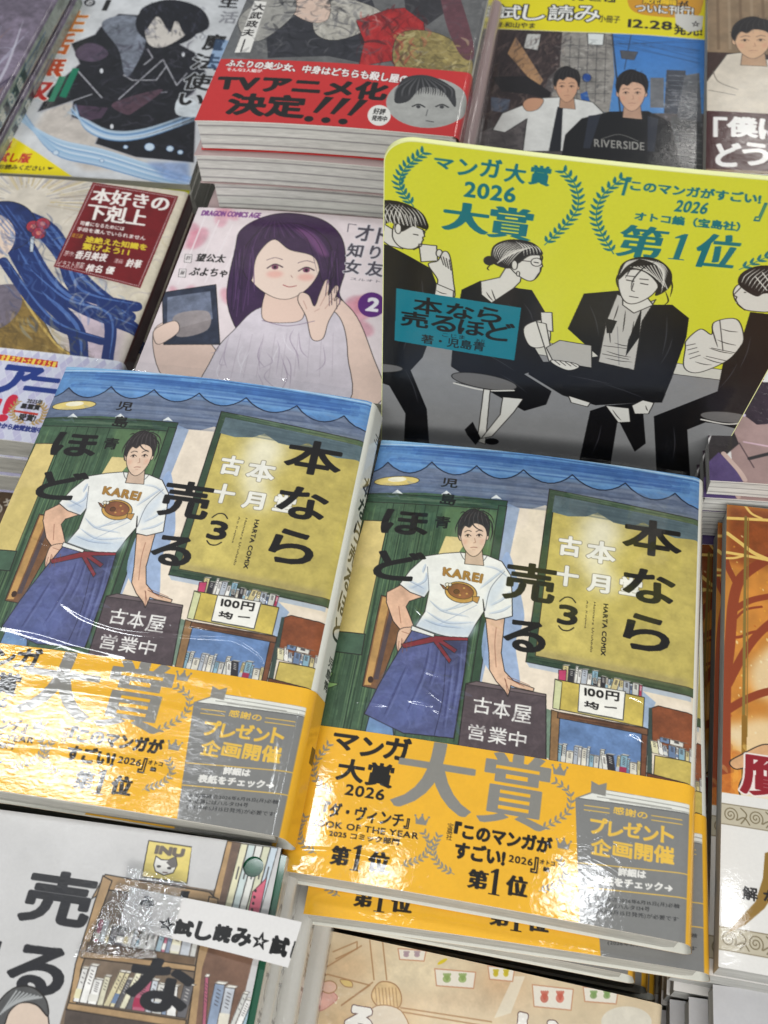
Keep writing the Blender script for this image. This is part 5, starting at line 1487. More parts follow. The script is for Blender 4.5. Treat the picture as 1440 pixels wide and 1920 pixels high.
def page_mat(name, color=(.60, .585, .53), layers=190, sections=0.0, contrast=.35, tint=(.34, .33, .31)):
    """trimmed page edges: fine streaks that follow the paper layers (UV v = layer)"""
    m, nt, b = new_mat(name)
    N, L = nt.nodes, nt.links
    uv = N.new("ShaderNodeUVMap"); uv.uv_map = "layer"
    sp = N.new("ShaderNodeSeparateXYZ"); L.new(uv.outputs[0], sp.inputs[0])
    oi = N.new("ShaderNodeObjectInfo")
    mm_ = N.new("ShaderNodeMath"); mm_.operation = 'MULTIPLY'; mm_.inputs[1].default_value = 40
    L.new(oi.outputs["Random"], mm_.inputs[0])
    def streak(sx, sy, det):
        a = N.new("ShaderNodeMath"); a.operation = 'MULTIPLY'; a.inputs[1].default_value = sx; L.new(sp.outputs[0], a.inputs[0])
        c = N.new("ShaderNodeMath"); c.operation = 'MULTIPLY'; c.inputs[1].default_value = sy; L.new(sp.outputs[1], c.inputs[0])
        cb = N.new("ShaderNodeCombineXYZ"); L.new(a.outputs[0], cb.inputs[0]); L.new(c.outputs[0], cb.inputs[1]); L.new(mm_.outputs[0], cb.inputs[2])
        n = N.new("ShaderNodeTexNoise"); n.inputs["Scale"].default_value = 1; n.inputs["Detail"].default_value = det
        L.new(cb.outputs[0], n.inputs["Vector"])
        return n
    n1 = streak(1.2, layers, 3); n2 = streak(.5, 6, 2); n3 = streak(3, 20, 2)
    ad = N.new("ShaderNodeMath"); ad.operation = 'ADD'; L.new(n1.outputs["Fac"], ad.inputs[0]); L.new(n2.outputs["Fac"], ad.inputs[1])
    ad2 = N.new("ShaderNodeMath"); ad2.operation = 'ADD'; L.new(ad.outputs[0], ad2.inputs[0]); L.new(n3.outputs["Fac"], ad2.inputs[1])
    mr = N.new("ShaderNodeMapRange"); mr.inputs[1].default_value = 1.0; mr.inputs[2].default_value = 1.85
    L.new(ad2.outputs[0], mr.inputs[0])
    mix = N.new("ShaderNodeMix"); mix.data_type = 'RGBA'
    lo = tuple(c * (1 - contrast) for c in color)
    mix.inputs[6].default_value = (*lo, 1); mix.inputs[7].default_value = (*[min(c * 1.12, .85) for c in color], 1)
    L.new(mr.outputs[0], mix.inputs[0])
    out = mix.outputs[2]
    if sections:   # darker signature gaps
        w = N.new("ShaderNodeTexWave"); w.wave_type = 'BANDS'; w.bands_direction = 'Y'; w.inputs["Scale"].default_value = sections / 2 / math.pi * 2; w.inputs["Distortion"].default_value = 0.5
        w.inputs["Detail Scale"].default_value = .4
        L.new(uv.outputs[0], w.inputs["Vector"])
        pw = N.new("ShaderNodeMath"); pw.operation = 'POWER'; pw.inputs[1].default_value = 14; L.new(w.outputs["Fac"], pw.inputs[0])
        m2 = N.new("ShaderNodeMix"); m2.data_type = 'RGBA'; L.new(out, m2.inputs[6]); m2.inputs[7].default_value = (*tint, 1)
        L.new(pw.outputs[0], m2.inputs[0]); out = m2.outputs[2]
    L.new(out, b.inputs["Base Color"])
    b.inputs["Roughness"].default_value = .8
    b.inputs["Specular IOR Level"].default_value = .2
    bp = N.new("ShaderNodeBump"); bp.inputs["Strength"].default_value = .5; bp.inputs["Distance"].default_value = .0004
    L.new(n1.outputs["Fac"], bp.inputs["Height"]); L.new(bp.outputs[0], b.inputs["Normal"])
    return m


def film_mat(name, scale=140, dist=.0006, gl=.12):
    m = bpy.data.materials.new(name)
    m.use_nodes = True
    nt = m.node_tree; N, L = nt.nodes, nt.links
    N.remove(N["Principled BSDF"])
    out = N["Material Output"]
    tr = N.new("ShaderNodeBsdfTransparent"); tr.inputs[0].default_value = (.97, .975, .98, 1)
    g = N.new("ShaderNodeBsdfGlossy"); g.inputs["Roughness"].default_value = .06
    tc = N.new("ShaderNodeTexCoord")
    n = N.new("ShaderNodeTexNoise"); n.inputs["Scale"].default_value = scale; n.inputs["Detail"].default_value = 4; n.inputs["Distortion"].default_value = 1.5
    L.new(tc.outputs["Object"], n.inputs["Vector"])
    bp = N.new("ShaderNodeBump"); bp.inputs["Distance"].default_value = dist; bp.inputs["Strength"].default_value = 1
    L.new(n.outputs["Fac"], bp.inputs["Height"]); L.new(bp.outputs[0], g.inputs["Normal"])
    lw = N.new("ShaderNodeLayerWeight"); lw.inputs["Blend"].default_value = .25
    mr = N.new("ShaderNodeMapRange"); mr.inputs[3].default_value = gl * .5; mr.inputs[4].default_value = min(1, gl * 4)
    L.new(lw.outputs["Fresnel"], mr.inputs[0])
    mx = N.new("ShaderNodeMixShader"); L.new(mr.outputs[0], mx.inputs[0]); L.new(tr.outputs[0], mx.inputs[1]); L.new(g.outputs[0], mx.inputs[2])
    L.new(mx.outputs[0], out.inputs["Surface"])
    return m


M_PAGE = page_mat("manga_page_edges", (.43, .42, .375))
M_PAGE_WHITE = page_mat("white_page_edges", (.62, .615, .58), 190, 3.0, .3, (.26, .25, .25))
M_PAGE_GREY = page_mat("grey_page_edges", (.42, .42, .40), 90)
M_BOARD = plain_mat("cover_paper_edge", (.70, .69, .64), .6, .04)
M_FILM = film_mat("clear_shrink_film", 60, .0006, .07)
M_TAPE = film_mat("clear_adhesive_tape", 300, .0005, .30)


# ------------------------------------------------------------------ geometry
def srgb2lin(a):
    a = np.clip(a / 255.0, 0, 1)
    return np.where(a <= .04045, a / 12.92, ((a + .055) / 1.055) ** 2.4)


PRINT_GAIN = 0.86


def grid_mesh(name, X, Y, Z, colors, mat, smooth_=True, mask=None):
    """X,Y,Z (ny,nx) in mm -> mesh in metres with a print colour per vertex"""
    ny, nx = X.shape
    me = bpy.data.meshes.new(name)
    co = np.stack([X, Y, Z], -1).reshape(-1, 3).astype(np.float32) / 1000
    me.vertices.add(len(co)); me.vertices.foreach_set("co", co.ravel())
    i = np.arange((ny - 1) * (nx - 1))
    r, c = i // (nx - 1), i % (nx - 1)
    if mask is not None:
        keep = mask[r, c]
        r, c = r[keep], c[keep]
    v = r * nx + c
    f = np.stack([v, v + nx, v + nx + 1, v + 1], -1).astype(np.int32)
    nf = len(f)
    me.loops.add(nf * 4); me.loops.foreach_set("vertex_index", f.ravel())
    me.polygons.add(nf)
    me.polygons.foreach_set("loop_start", np.arange(nf, dtype=np.int32) * 4)
    me.polygons.foreach_set("loop_total", np.full(nf, 4, np.int32))
    me.update(calc_edges=True)
    me.polygons.foreach_set("use_smooth", np.full(nf, smooth_))
    if colors is not None:
        lin = srgb2lin(colors.reshape(-1, 3)) ** 1.10 * PRINT_GAIN
        at = me.color_attributes.new("print", 'BYTE_COLOR', 'POINT')
        at.data.foreach_set("color", np.c_[lin, np.ones(len(lin))].astype(np.float32).ravel())
    if mat is not None:
        me.materials.append(mat)
    me.update()
    return me


class Shape:
    def __init__(s, w, h, t, bulge=2.2, rc=3.6, spine=True, flare=0.0):
        s.flare = flare
        s.w, s.h, s.t, s.b, s.rc, s.spine = w, h, t, bulge, rc, spine

    def bz(s, x):
        u = np.clip(np.asarray(x, float) / (s.w - (s.rc if s.spine else 0)), 0, 1)
        return s.b * np.sin(math.pi * u ** .9) ** .85

    def at(s, S, off=0.0):
        """profile point for unrolled distance S (front, round the spine, down it)"""
        S = np.asarray(S, float)
        W, rc, T = s.w, s.rc, s.t
        if not s.spine:
            return S, T + s.bz(S) + off
        a = W - rc
        arc = rc * math.pi / 2
        x = np.where(S <= a, S, 0.0); z = np.where(S <= a, T + s.bz(S) + off, 0.0)
        th = np.clip((S - a) / rc, 0, math.pi / 2)
        m2 = (S > a) & (S <= a + arc)
        x = np.where(m2, a + (rc + off) * np.sin(th), x); z = np.where(m2, T - rc + (rc + off) * np.cos(th), z)
        d = T - 2 * rc
        m3 = (S > a + arc) & (S <= a + arc + d)
        x = np.where(m3, W + off, x); z = np.where(m3, T - rc - (S - a - arc), z)
        th2 = np.clip((S - a - arc - d) / rc, 0, math.pi / 2)
        m4 = S > a + arc + d
        x = np.where(m4, a + (rc + off) * np.cos(th2), x); z = np.where(m4, rc - (rc + off) * np.sin(th2), z)
        x = x + s.flare * np.clip((S - a) / (arc + d + arc), 0, 1) ** .8
        return x, z

    def smax(s):
        return s.w if not s.spine else s.w - s.rc + s.rc * math.pi + s.t - 2 * s.rc


def jacket_mesh(name, c, shp, mat, off=0.0, back=True, sag=None):
    res = c.res
    xs = np.arange(c.nx) / res
    xs = xs[xs <= min(shp.smax(), c.w)]
    n = len(xs)
    ys = c.y0 + np.arange(c.ny) / res
    px, pz = shp.at(xs, off)
    col_ = c.a[:, :n]
    if shp.spine and back:
        extra = np.array([.6, .3, .0]) * (shp.w - shp.rc)
        ex, ez = extra, 0.0 * extra - off + np.maximum(shp.bz(extra) * .9 - .05, 0)
        px, pz = np.r_[px, ex], np.r_[pz, ez]
        col_ = np.concatenate([col_, np.repeat(col_[:, -1:], 3, 1)], 1)
    X = np.broadcast_to(px, (len(ys), len(px))).copy()
    Z = np.broadcast_to(pz, (len(ys), len(px))).copy()
    Y = np.broadcast_to(-ys[:, None], X.shape).copy()
    # slight unevenness of a real cover
    Z += .12 * (1 + np.sin(X * .055 + 1.3) * np.sin(Y * .041 + .4)) * (np.arange(len(px)) < n)
    if sag is not None:
        Z += sag(X, Y)
    return grid_mesh(name, X, Y, Z, col_, mat)


def slab_mesh(name, shp, ztop, zbot, x0, x1, y0, y1, mat, nx=40, round_=0.0, topf=True):
    """block whose top and bottom follow the cover's swell; UV 'layer' runs through its thickness"""
    xs = np.linspace(x0, x1, nx)
    rnd = np.zeros(nx)
    if round_:
        d = np.clip((xs - (x1 - round_)) / round_, 0, 1)
        rnd = round_ * (1 - np.sqrt(1 - d ** 2)) * .9
    top = ztop + shp.bz(xs) - rnd
    bot = zbot + shp.bz(xs) * .9 + np.minimum(rnd * .8, (ztop - zbot) * .45)
    top = np.maximum(top, bot + .05)
    nl = 5
    bm = bmesh.new()
    uvl = bm.loops.layers.uv.new("layer")
    def face(vs, uvs):
        f = bm.faces.new(vs)
        for l, u in zip(f.loops, uvs):
            l[uvl].uv = u
        f.smooth = False
    rows = {}
    for side, y in ((0, -y1), (1, -y0)):
        for j in range(nl):
            t = j / (nl - 1)
            for i in range(nx):
                rows[side, j, i] = bm.verts.new((xs[i] / 1000, y / 1000, (bot[i] * (1 - t) + top[i] * t) / 1000))
    for j in range(nl - 1):
        a, b_ = j / (nl - 1), (j + 1) / (nl - 1)
        for i in range(nx - 1):
            u0, u1 = xs[i] / 20, xs[i + 1] / 20
            face([rows[0, j, i], rows[0, j, i + 1], rows[0, j + 1, i + 1], rows[0, j + 1, i]], [(u0, a), (u1, a), (u1, b_), (u0, b_)])
            face([rows[1, j, i + 1], rows[1, j, i], rows[1, j + 1, i], rows[1, j + 1, i + 1]], [(u1, a), (u0, a), (u0, b_), (u1, b_)])
        for i, fl in ((0, 0), (nx - 1, 1)):
            q = [rows[1, j, i], rows[0, j, i], rows[0, j + 1, i], rows[1, j + 1, i]]
            uvq = [(0, a), (9, a), (9, b_), (0, b_)]
            if fl:
                q, uvq = q[::-1], uvq[::-1]
            face(q, uvq)
    for i in range(nx - 1):
        face([rows[0, nl - 1, i], rows[0, nl - 1, i + 1], rows[1, nl - 1, i + 1], rows[1, nl - 1, i]], [(0, 1)] * 4)
        face([rows[1, 0, i], rows[1, 0, i + 1], rows[0, 0, i + 1], rows[0, 0, i]], [(0, 0)] * 4)
    me = bpy.data.meshes.new(name)
    bm.to_mesh(me); bm.free()
    me.materials.append(mat)
    return me


def link(name, me, parent=None):
    o = bpy.data.objects.new(name, me)
    col.objects.link(o)
    if parent is not None:
        o.parent = parent
    return o


def root(name, label, cat, pose, t, group=None):
    """Empty under the cover's upper left corner; pose gives the height of the top face"""
    x, y, z, yaw, tx, ty = pose
    o = bpy.data.objects.new(name, None)
    o.empty_display_size = .02
    col.objects.link(o)
    rot = (Matrix.Rotation(R(yaw), 3, 'Z') @ Matrix.Rotation(R(ty), 3, 'Y') @ Matrix.Rotation(R(tx), 3, 'X'))
    o.rotation_euler = rot.to_euler()
    o.location = Vector((x, y, z)) - rot @ Vector((0, 0, t / 1000))
    o["label"] = label; o["category"] = cat
    if group:
        o["group"] = group
    return o


def build_book(name, label, pose, c, shp, mat, band=None, bandmat=None, group=None, pages=None, inset=1.0, cat="book", board=True, ytop=0.0, sag=None):
    t = root(name, label, cat, pose, shp.t, group)
    link("cover", jacket_mesh("cover", c, shp, mat, sag=sag), t)
    if band is not None:
        link("paper_band", jacket_mesh("paper_band", band, shp, bandmat or mat, off=.16, sag=sag), t)
    e = shp.rc * .55 if shp.spine else .3
    if board:
        link("inner_cover", slab_mesh("inner_cover", shp, shp.t - .06, shp.t - .5, .15, shp.w - e - 1.2, .3 + ytop, shp.h - .15, M_BOARD), t)
    link("page_block", slab_mesh("page_block", shp, shp.t - .55, .35, .8, shp.w - e, inset + ytop, shp.h - inset, pages or M_PAGE, round_=3.0 if shp.spine else 0), t)
    return t


def dup(src, pose, t, label, group=None):
    r = src.copy()
    col.objects.link(r)
    x, y, z, yaw, tx, ty = pose
    rot = (Matrix.Rotation(R(yaw), 3, 'Z') @ Matrix.Rotation(R(ty), 3, 'Y') @ Matrix.Rotation(R(tx), 3, 'X'))
    r.rotation_euler = rot.to_euler()
    r.location = Vector((x, y, z)) - rot @ Vector((0, 0, t / 1000))
    r["label"] = label
    if group:
        r["group"] = group
    for ch in list(src.children):
        k = ch.copy(); col.objects.link(k); k.parent = r
        for g in ch.children:
            d = g.copy(); col.objects.link(d); d.parent = k
    return r


def ridges(canvas, curves, seed=0):
    """creases of the shrink film pressed into the cover surface; curves traced in reference px"""
    polys = []
    for view, pts, hgt, wid in curves:
        canvas.view = view
        polys.append((smooth(canvas.mm(pts), 8, closed=False), hgt, wid * 1.5))

    def f(X, Y):
        Z = np.zeros_like(X)
        Yd = -Y
        for P, hgt, wid in polys:
            x0, x1 = P[:, 0].min() - 4 * wid, P[:, 0].max() + 4 * wid
            y0, y1 = P[:, 1].min() - 4 * wid, P[:, 1].max() + 4 * wid
            m = (X > x0) & (X < x1) & (Yd > y0) & (Yd < y1)
            if not m.any():
                continue
            xs, ys = X[m], Yd[m]
            best = np.full(xs.shape, 1e9); tt = np.zeros(xs.shape)
            n = len(P) - 1
            for i in range(n):
                a, b = P[i], P[i + 1]
                d = b - a
                t = np.clip(((xs - a[0]) * d[0] + (ys - a[1]) * d[1]) / (d @ d + 1e-9), 0, 1)
                D = (xs - a[0] - t * d[0]) ** 2 + (ys - a[1] - t * d[1]) ** 2
                k = D < best
                best[k] = D[k]; tt[k] = (i + t[k]) / n
            Z[m] += hgt * np.exp(-best / wid ** 2) * np.sin(np.clip(tt, 0, 1) * math.pi) ** .5 * (1 + .2 * np.sin(tt * 9 + xs * .15))
        return Z
    return f


def plain_canvas(w, h, bg, y0=0.0, res=.5):
    return Cv(w, h, res, y0=y0, bg=bg)


ORD = ["second", "third", "fourth", "fifth", "sixth", "seventh", "eighth", "ninth"]

# ------------------------------------------------------------------ setting
TABLE_Z = -.150
me = bpy.data.meshes.new("display_table")
bm = bmesh.new()
bmesh.ops.create_cube(bm, size=1, matrix=Matrix.Translation((0.05, .45, TABLE_Z - .02)) @ Matrix.Rotation(YAW, 4, 'Z') @ Matrix.Diagonal((1.9, 1.5, .04, 1)))
bmesh.ops.bevel(bm, geom=bm.edges[:], offset=.004, segments=2, affect='EDGES')
bm.to_mesh(me); bm.free()
me.materials.append(plain_mat("dark_table_laminate", (.035, .033, .032), .45, .2, 30))
o = link("display_table", me)
o["label"] = "dark display table surface between and beneath the stacks of books"; o["category"] = "table"; o["kind"] = "structure"

# ------------------------------------------------------------------ the two main manga and the copies below
c_shop, c_band = art_shop(), art_band()
S_MAIN = Shape(BW, BH, 13.5, 2.3, flare=4.5)
M_SHOP = print_mat("shop_cover_film", 1, .07, .02, seed=1.0)
M_BANDA = print_mat("yellow_band_film", 1, .06, .03, seed=3.1)
TA = S_MAIN.t
V1 = (580, 820, 1.8947)
V2 = (500, 1340, 1.7143)
RA = ridges(c_shop, [
    (V1, [(318, 948), (400, 962), (480, 985), (566, 996)], .16, .7),
    (V1, [(430, 985), (500, 1010), (590, 1022)], .12, .5),
    (V1, [(392, 848), (450, 868), (520, 884)], .12, .5),
    (V1, [(395, 905), (440, 940), (520, 1000)], .10, .4),
    (V1, [(238, 322), (300, 300), (372, 288)], .12, .5),
    (V1, [(230, 345), (300, 352), (380, 345)], .10, .5),
    (V1, [(215, 270), (262, 225), (340, 190)], .08, .4),
    (V1, [(200, 190), (250, 160), (330, 178)], .08, .4),
    (V1, [(350, 610), (390, 650), (425, 690)], .10, .35),
    (V1, [(590, 640), (640, 690), (700, 720)], .08, .35),
    (V1, [(1095, 1075), (1150, 1072), (1185, 1095), (1210, 1118)], .14, .7),
    (V1, [(1110, 930), (1170, 950), (1235, 985)], .12, .6),
    (V1, [(160, 955), (230, 965), (300, 975)], .10, .5),
    (V2, [(60, 455), (120, 440), (260, 452), (400, 480)], .12, .6),
    (V2, [(1040, 470), (1100, 500), (1200, 560), (1290, 590)], .12, .6)])
bookA = build_book("manga_book", "upright manga with shop front cover and yellow band, topmost book right of the centre", (.0017, .2808, 0, -15.0, 0, 0), c_shop, S_MAIN, M_SHOP, c_band, M_BANDA, group="shop front manga under yellow bands", sag=RA)
STEP = .0150
offs = [(.0014, .2716, -12.9), (-.006, .284, -15.5), (-.010, .2815, -15.0), (.004, .285, -14.2), (.0, .283, -15.2), (.003, .282, -14.6), (-.002, .284, -15.0), (.001, .283, -14.5)]
for i, (x, y, yw) in enumerate(offs):
    dup(bookA, (x, y, -STEP * (i + 1), yw, 0, 0), TA, "yellow banded shop front manga, %s from the top of the right stack" % ORD[i])
# left copy: own material so its film creases differently
S_B = Shape(BW, BH, 13.5, 3.0, flare=6.0)
M_SHOPB = print_mat("shop_cover_loose_film", 1, .09, .03, seed=7.3)
M_BANDB = print_mat("yellow_band_loose_film", 1, .10, .07, seed=9.4, stretch=(.7, 1.6, 1))
QB = [(126, 687), (694, 750), (521, 1570), (-192, 1459)]
cvB = Cv(4, 4, 1, QB, (BW, BH))
V5 = (0, 1076, 1.9486)
RB = ridges(cvB, [
    (V5, [(215, 105), (330, 180), (480, 225), (700, 240), (880, 250), (965, 310), (1015, 385)], .22, .7),
    (V5, [(0, 200), (150, 235), (330, 290), (480, 320)], .2, .9),
    (V5, [(560, 200), (760, 215), (930, 290), (990, 380)], .12, .5),
    (V5, [(860, 65), (930, 80), (990, 120), (1040, 190)], .14, .6),
    (V5, [(0, 640), (250, 660), (480, 700), (680, 770), (850, 775)], .18, 1.2),
    (V5, [(1020, 600), (1012, 700), (990, 810)], .18, .5),
    (V5, [(60, 330), (300, 370), (560, 380), (900, 420)], .16, 1.4),
    (V5, [(100, 430), (300, 450), (600, 500), (800, 560)], .16, 1.0),
    (V5, [(20, -180), (120, -120), (260, -60)], .08, .4),
    (V5, [(1000, -430), (990, -360), (1030, -300)], .1, .5)])
bookB = build_book("manga_book", "shop front manga with glaring film over its yellow band, topmost book of the left stack", (-.1290, .3184, .0220, -13.35, .5, 2.0), c_shop, S_B, M_SHOPB, c_band, M_BANDB, group="shop front manga under yellow bands", sag=RB)
for i, (x, y, z, yw) in enumerate([(-.1315, .3200, .0045, -13.7), (-.132, .320, -.0105, -13.4), (-.131, .318, -.0255, -13.9), (-.132, .319, -.0405, -13.4), (-.131, .319, -.0555, -13.7), (-.132, .318, -.0705, -13.6)]):
    dup(bookA, (x, y, z, yw, 0, 0), TA, "yellow banded shop front manga, %s from the top of the left stack" % ORD[i])


def film_edge(parent, shp, y0, y1, x0, x1, seed, lift=0.0):
    nx, ny = 120, 10
    X, Y = np.meshgrid(np.linspace(x0, x1, nx), np.linspace(y0, y1, ny))
    rs = np.random.RandomState(seed)
    ph = rs.rand(6) * 6
    Z = shp.t + shp.bz(X) + .4 + .35 * np.sin(X * .16 + ph[0]) * np.sin(Y * .6 + ph[1]) + .2 * np.sin(X * .5 + ph[2]) + lift * (Y - y0) / max(y1 - y0, .1)
    link("shrink_film", grid_mesh("shrink_film", X, Y, Z, None, M_FILM), parent)


film_edge(bookB, S_B, 4.6, -.2, .5, 126, 2)
film_edge(bookA, S_MAIN, 1.6, -.2, .5, 126, 5)

# ------------------------------------------------------------------ award panel
c_pan = art_panel()
PX, PY, PZ = .0108, .2801, .1495
rotp = Euler((1.6745, .074, 0)).to_matrix()
cz, sz = math.cos(-.2107), math.sin(-.2107)
Rz = Matrix.Rotation(-.2107, 3, 'Z'); Ry = Matrix.Rotation(.074, 3, 'Y'); Rx = Matrix.Rotation(1.6745, 3, 'X')
Rp = Rz @ Ry @ Rx
pan = bpy.data.objects.new("award_panel", None); col.objects.link(pan)
pan.rotation_euler = Rp.to_euler(); pan.location = (PX, PY, PZ)
pan["label"] = "yellow award panel with four seated figures, standing upright behind the right manga stack"; pan["category"] = "display sign"
nyy, nxx = c_pan.a.shape[:2]
xs = np.arange(nxx) / c_pan.res; ys = np.arange(nyy) / c_pan.res
X, Yd = np.meshgrid(xs, ys)
rad = 10.0
dl = np.where(Yd < rad, rad - np.sqrt(np.maximum(rad ** 2 - (rad - Yd) ** 2, 0)), 0)
X = np.clip(X, dl, 146 - dl)
bow = lambda x: 1.6 * np.sin(np.clip(x / 146, 0, 1) * math.pi)
link("printed_face", grid_mesh("printed_face", X, -Yd, bow(X) + .02, c_pan.a, print_mat("award_panel_gloss", .35, .06, .02, seed=4.0, croughness=.15)), pan)
bm = bmesh.new()
ring = []
for k in range(13):
    a = math.pi / 2 * k / 12
    ring.append((rad - rad * math.cos(a), rad - rad * math.sin(a)))
for k in range(1, 24):
    ring.append((rad + (146 - 2 * rad) * k / 24, 0))
for k in range(13):
    a = math.pi / 2 * k / 12
    ring.append((146 - rad + rad * math.sin(a), rad - rad * math.cos(a)))
ring += [(146, 200)] + [(146 - 146 * k / 24, 200) for k in range(1, 24)] + [(0, 200)]
g = .35
ring = [(x + (-g if x < 40 else g if x > 106 else 0), y - (g if y < 20 else 0)) for x, y in ring]
fv = [bm.verts.new((x / 1000, -y / 1000, (bow(x) - .05) / 1000)) for x, y in ring]
bv = [bm.verts.new((x / 1000, -y / 1000, (bow(x) - 1.6) / 1000)) for x, y in ring]
for k in range(len(ring)):
    j = (k + 1) % len(ring)
    bm.faces.new([fv[j], fv[k], bv[k], bv[j]])
bmesh.ops.triangle_fill(bm, use_beauty=True, edges=[e for e in bm.edges if e.verts[0] in fv and e.verts[1] in fv])
bmesh.ops.triangle_fill(bm, use_beauty=True, edges=[e for e in bm.edges if e.verts[0] in bv and e.verts[1] in bv])
bmesh.ops.recalc_face_normals(bm, faces=bm.faces[:])
me = bpy.data.meshes.new("backing_board"); bm.to_mesh(me); bm.free()
me.materials.append(plain_mat("panel_board", (.72, .74, .36), .4, .03))
link("backing_board", me, pan)

# ------------------------------------------------------------------ thriller stack (red band)
S_E = Shape(BW, BH, 17.0, 1.6)
c_thr = art_thriller()
M_GL1 = print_mat("thriller_jacket_film", 1, .22, .08, seed=12.0, croughness=.08)
bookE = build_book("manga_book", "thriller manga with red band and black lettering, topmost of the tall stack at the back", (-.0315, .6397, .0353, -14.0, 0, 0), c_thr, S_E, M_GL1, group="thick books of the tall back stack", pages=M_PAGE_WHITE)
c_red = plain_canvas(BW + 18, BH, (190, 168, 166))
und = build_book("manga_book", "thick book with white page edges, second from the top of the tall back stack", (-.0335, .6370, .0171, -14.6, 0, 0), c_red, S_E, M_GL1, group="thick books of the tall back stack", pages=M_PAGE_WHITE)
for i, (dx, dy, yw) in enumerate([(.002, -.001, -14.0), (-.001, .001, -15.0), (.001, 0, -14.2), (0, .001, -14.6), (.001, .0, -14), (.0, .001, -14.4)]):
    dup(und, (-.0315 + dx, .6390 + dy, -.0011 - .0182 * i, yw, 0, 0), 17.0, "thick book with white page edges, %s from the top of the tall back stack" % ORD[i + 1])
# ------------------------------------------------------------------ fantasy mage booklet stack
S_D = Shape(BW, BH, 6.0, .8, spine=False)
c_mage = art_mage()
M_GL2 = print_mat("booklet_gloss", .9, .15, .05, seed=15.0, croughness=.12)
bookD = build_book("sample_booklet", "sample booklet with dark cloak, orange lettering and yellow corner, topmost at the upper left", (-.1914, .7200, -.0391, -10.5, 0, 2.0), c_mage, S_D, M_GL2, group="booklets at the upper left", ytop=-22.0)
c_y = plain_canvas(BW + 3, BH, (206, 206, 60))
bd2 = build_book("sample_booklet", "thin booklet with yellow cover showing under the dark cloak booklet", (-.1880, .7190, -.0465, -11.5, 0, 1.0), c_y, S_D, M_GL2, group="booklets at the upper left")
S_D2 = Shape(BW, BH, 14.0, .8, spine=False)
bd3 = build_book("sample_booklet", "thick blue covered book below the thin yellow booklet at the upper left", (-.1890, .7200, -.0545, -11, 0, 0), plain_canvas(BW + 3, BH, (60, 90, 150)), S_D2, M_GL2)
for i in range(5):
    dup(bd3, (-.189 + .001 * (i % 2), .720, -.0695 - .0148 * i, -11, 0, 0), 14.0, "blue covered book, %s below the yellow booklet at the upper left" % ORD[i])

# book beyond the left edge with its patterned spine
S_Q = Shape(BW, BH, 14.0, 1.5)
cq = Cv(BW + SP, BH, 2.6, bg=(126, 116, 132))
cq.wash(.35, 4, 6)
rr = random.Random(8)
for k in range(60):
    x = rr.uniform(60, 130)
    cq.line([(x, rr.uniform(60, 150)), (x + rr.uniform(-20, 10), rr.uniform(100, 180)), (x - rr.uniform(0, 30), 182)], rr.uniform(.6, 2.4), rr.choice([(180, 178, 196), (72, 62, 84), (150, 120, 110), (210, 210, 222)]), sm=True, alpha=.7, taper=True)
cq.poly([(BW + 1, 0), (BW + 20, 0), (BW + 20, 183), (BW + 1, 183)], (160, 170, 156), tex=.5)
for k in range(30):
    cq.line([(BW + rr.uniform(2, 12), rr.uniform(60, 180)), (BW + rr.uniform(2, 12), rr.uniform(60, 180))], rr.uniform(.4, 1.2), rr.choice([(70, 110, 150), (200, 204, 190), (90, 100, 90)]), alpha=.7)
for k, ch in enumerate("異世界の魔法"):
    cq.text(ch, (BW + 3, 104 + k * 8), (BW + 10, 111 + k * 8), (226, 226, 214) if k % 2 else (50, 60, 66), bold=.4)
bookQ = build_book("manga_book", "violet grey book with patterned spine at the upper left corner", (-.3020, .7400, -.0150, -12, 0, 0), cq, S_Q, M_GL2, group="books in the upper left corner")
for i in range(7):
    dup(bookQ, (-.302, .740 + .001 * (i % 2), -.0305 - .0152 * i, -12, 0, 0), 14.0, "violet grey book, %s from the top of the corner stack" % ORD[i])

# ------------------------------------------------------------------ blue ribbon fantasy
S_H = Shape(BW, BH, 14.5, 2.0)
c_lib = art_library()
M_GL3 = print_mat("fantasy_jacket_film", 1, .2, .08, seed=18.0, croughness=.10)
bookH = build_book("manga_book", "fantasy manga with dark red title box and blue ribbons, topmost at the middle left", (-.2197, .5187, -.0246, -12.9, 0, 1.2), c_lib, S_H, M_GL3, group="red title box fantasy manga")
for i in range(6):
    dup(bookH, (-.2197 + .0015 * (i % 2), .5187 - .001 * (i % 3), -.0405 - .0160 * i, -12.9 + .5 * (i % 2), 0, 0), 14.5, "red title box fantasy manga, %s from the top of its stack" % ORD[i])

# ------------------------------------------------------------------ violet hair cover
S_J = Shape(128, 122, 13.0, 1.5)
c_pink = art_pink()
M_GL4 = print_mat("pink_jacket_film", 1, .2, .08, seed=22.0, croughness=.10)
bookJ = build_book("manga_book", "pale pink manga with violet haired figure and round number badge", (-.0830, .4589, -.0140, -13.7, 0, 0), c_pink, S_J, M_GL4, group="pale pink manga")
for i in range(7):
    dup(bookJ, (-.083 + .001 * (i % 2), .4589, -.0285 - .0145 * i, -13.7, 0, 0), 13.0, "pale pink manga, %s from the top of its stack" % ORD[i])

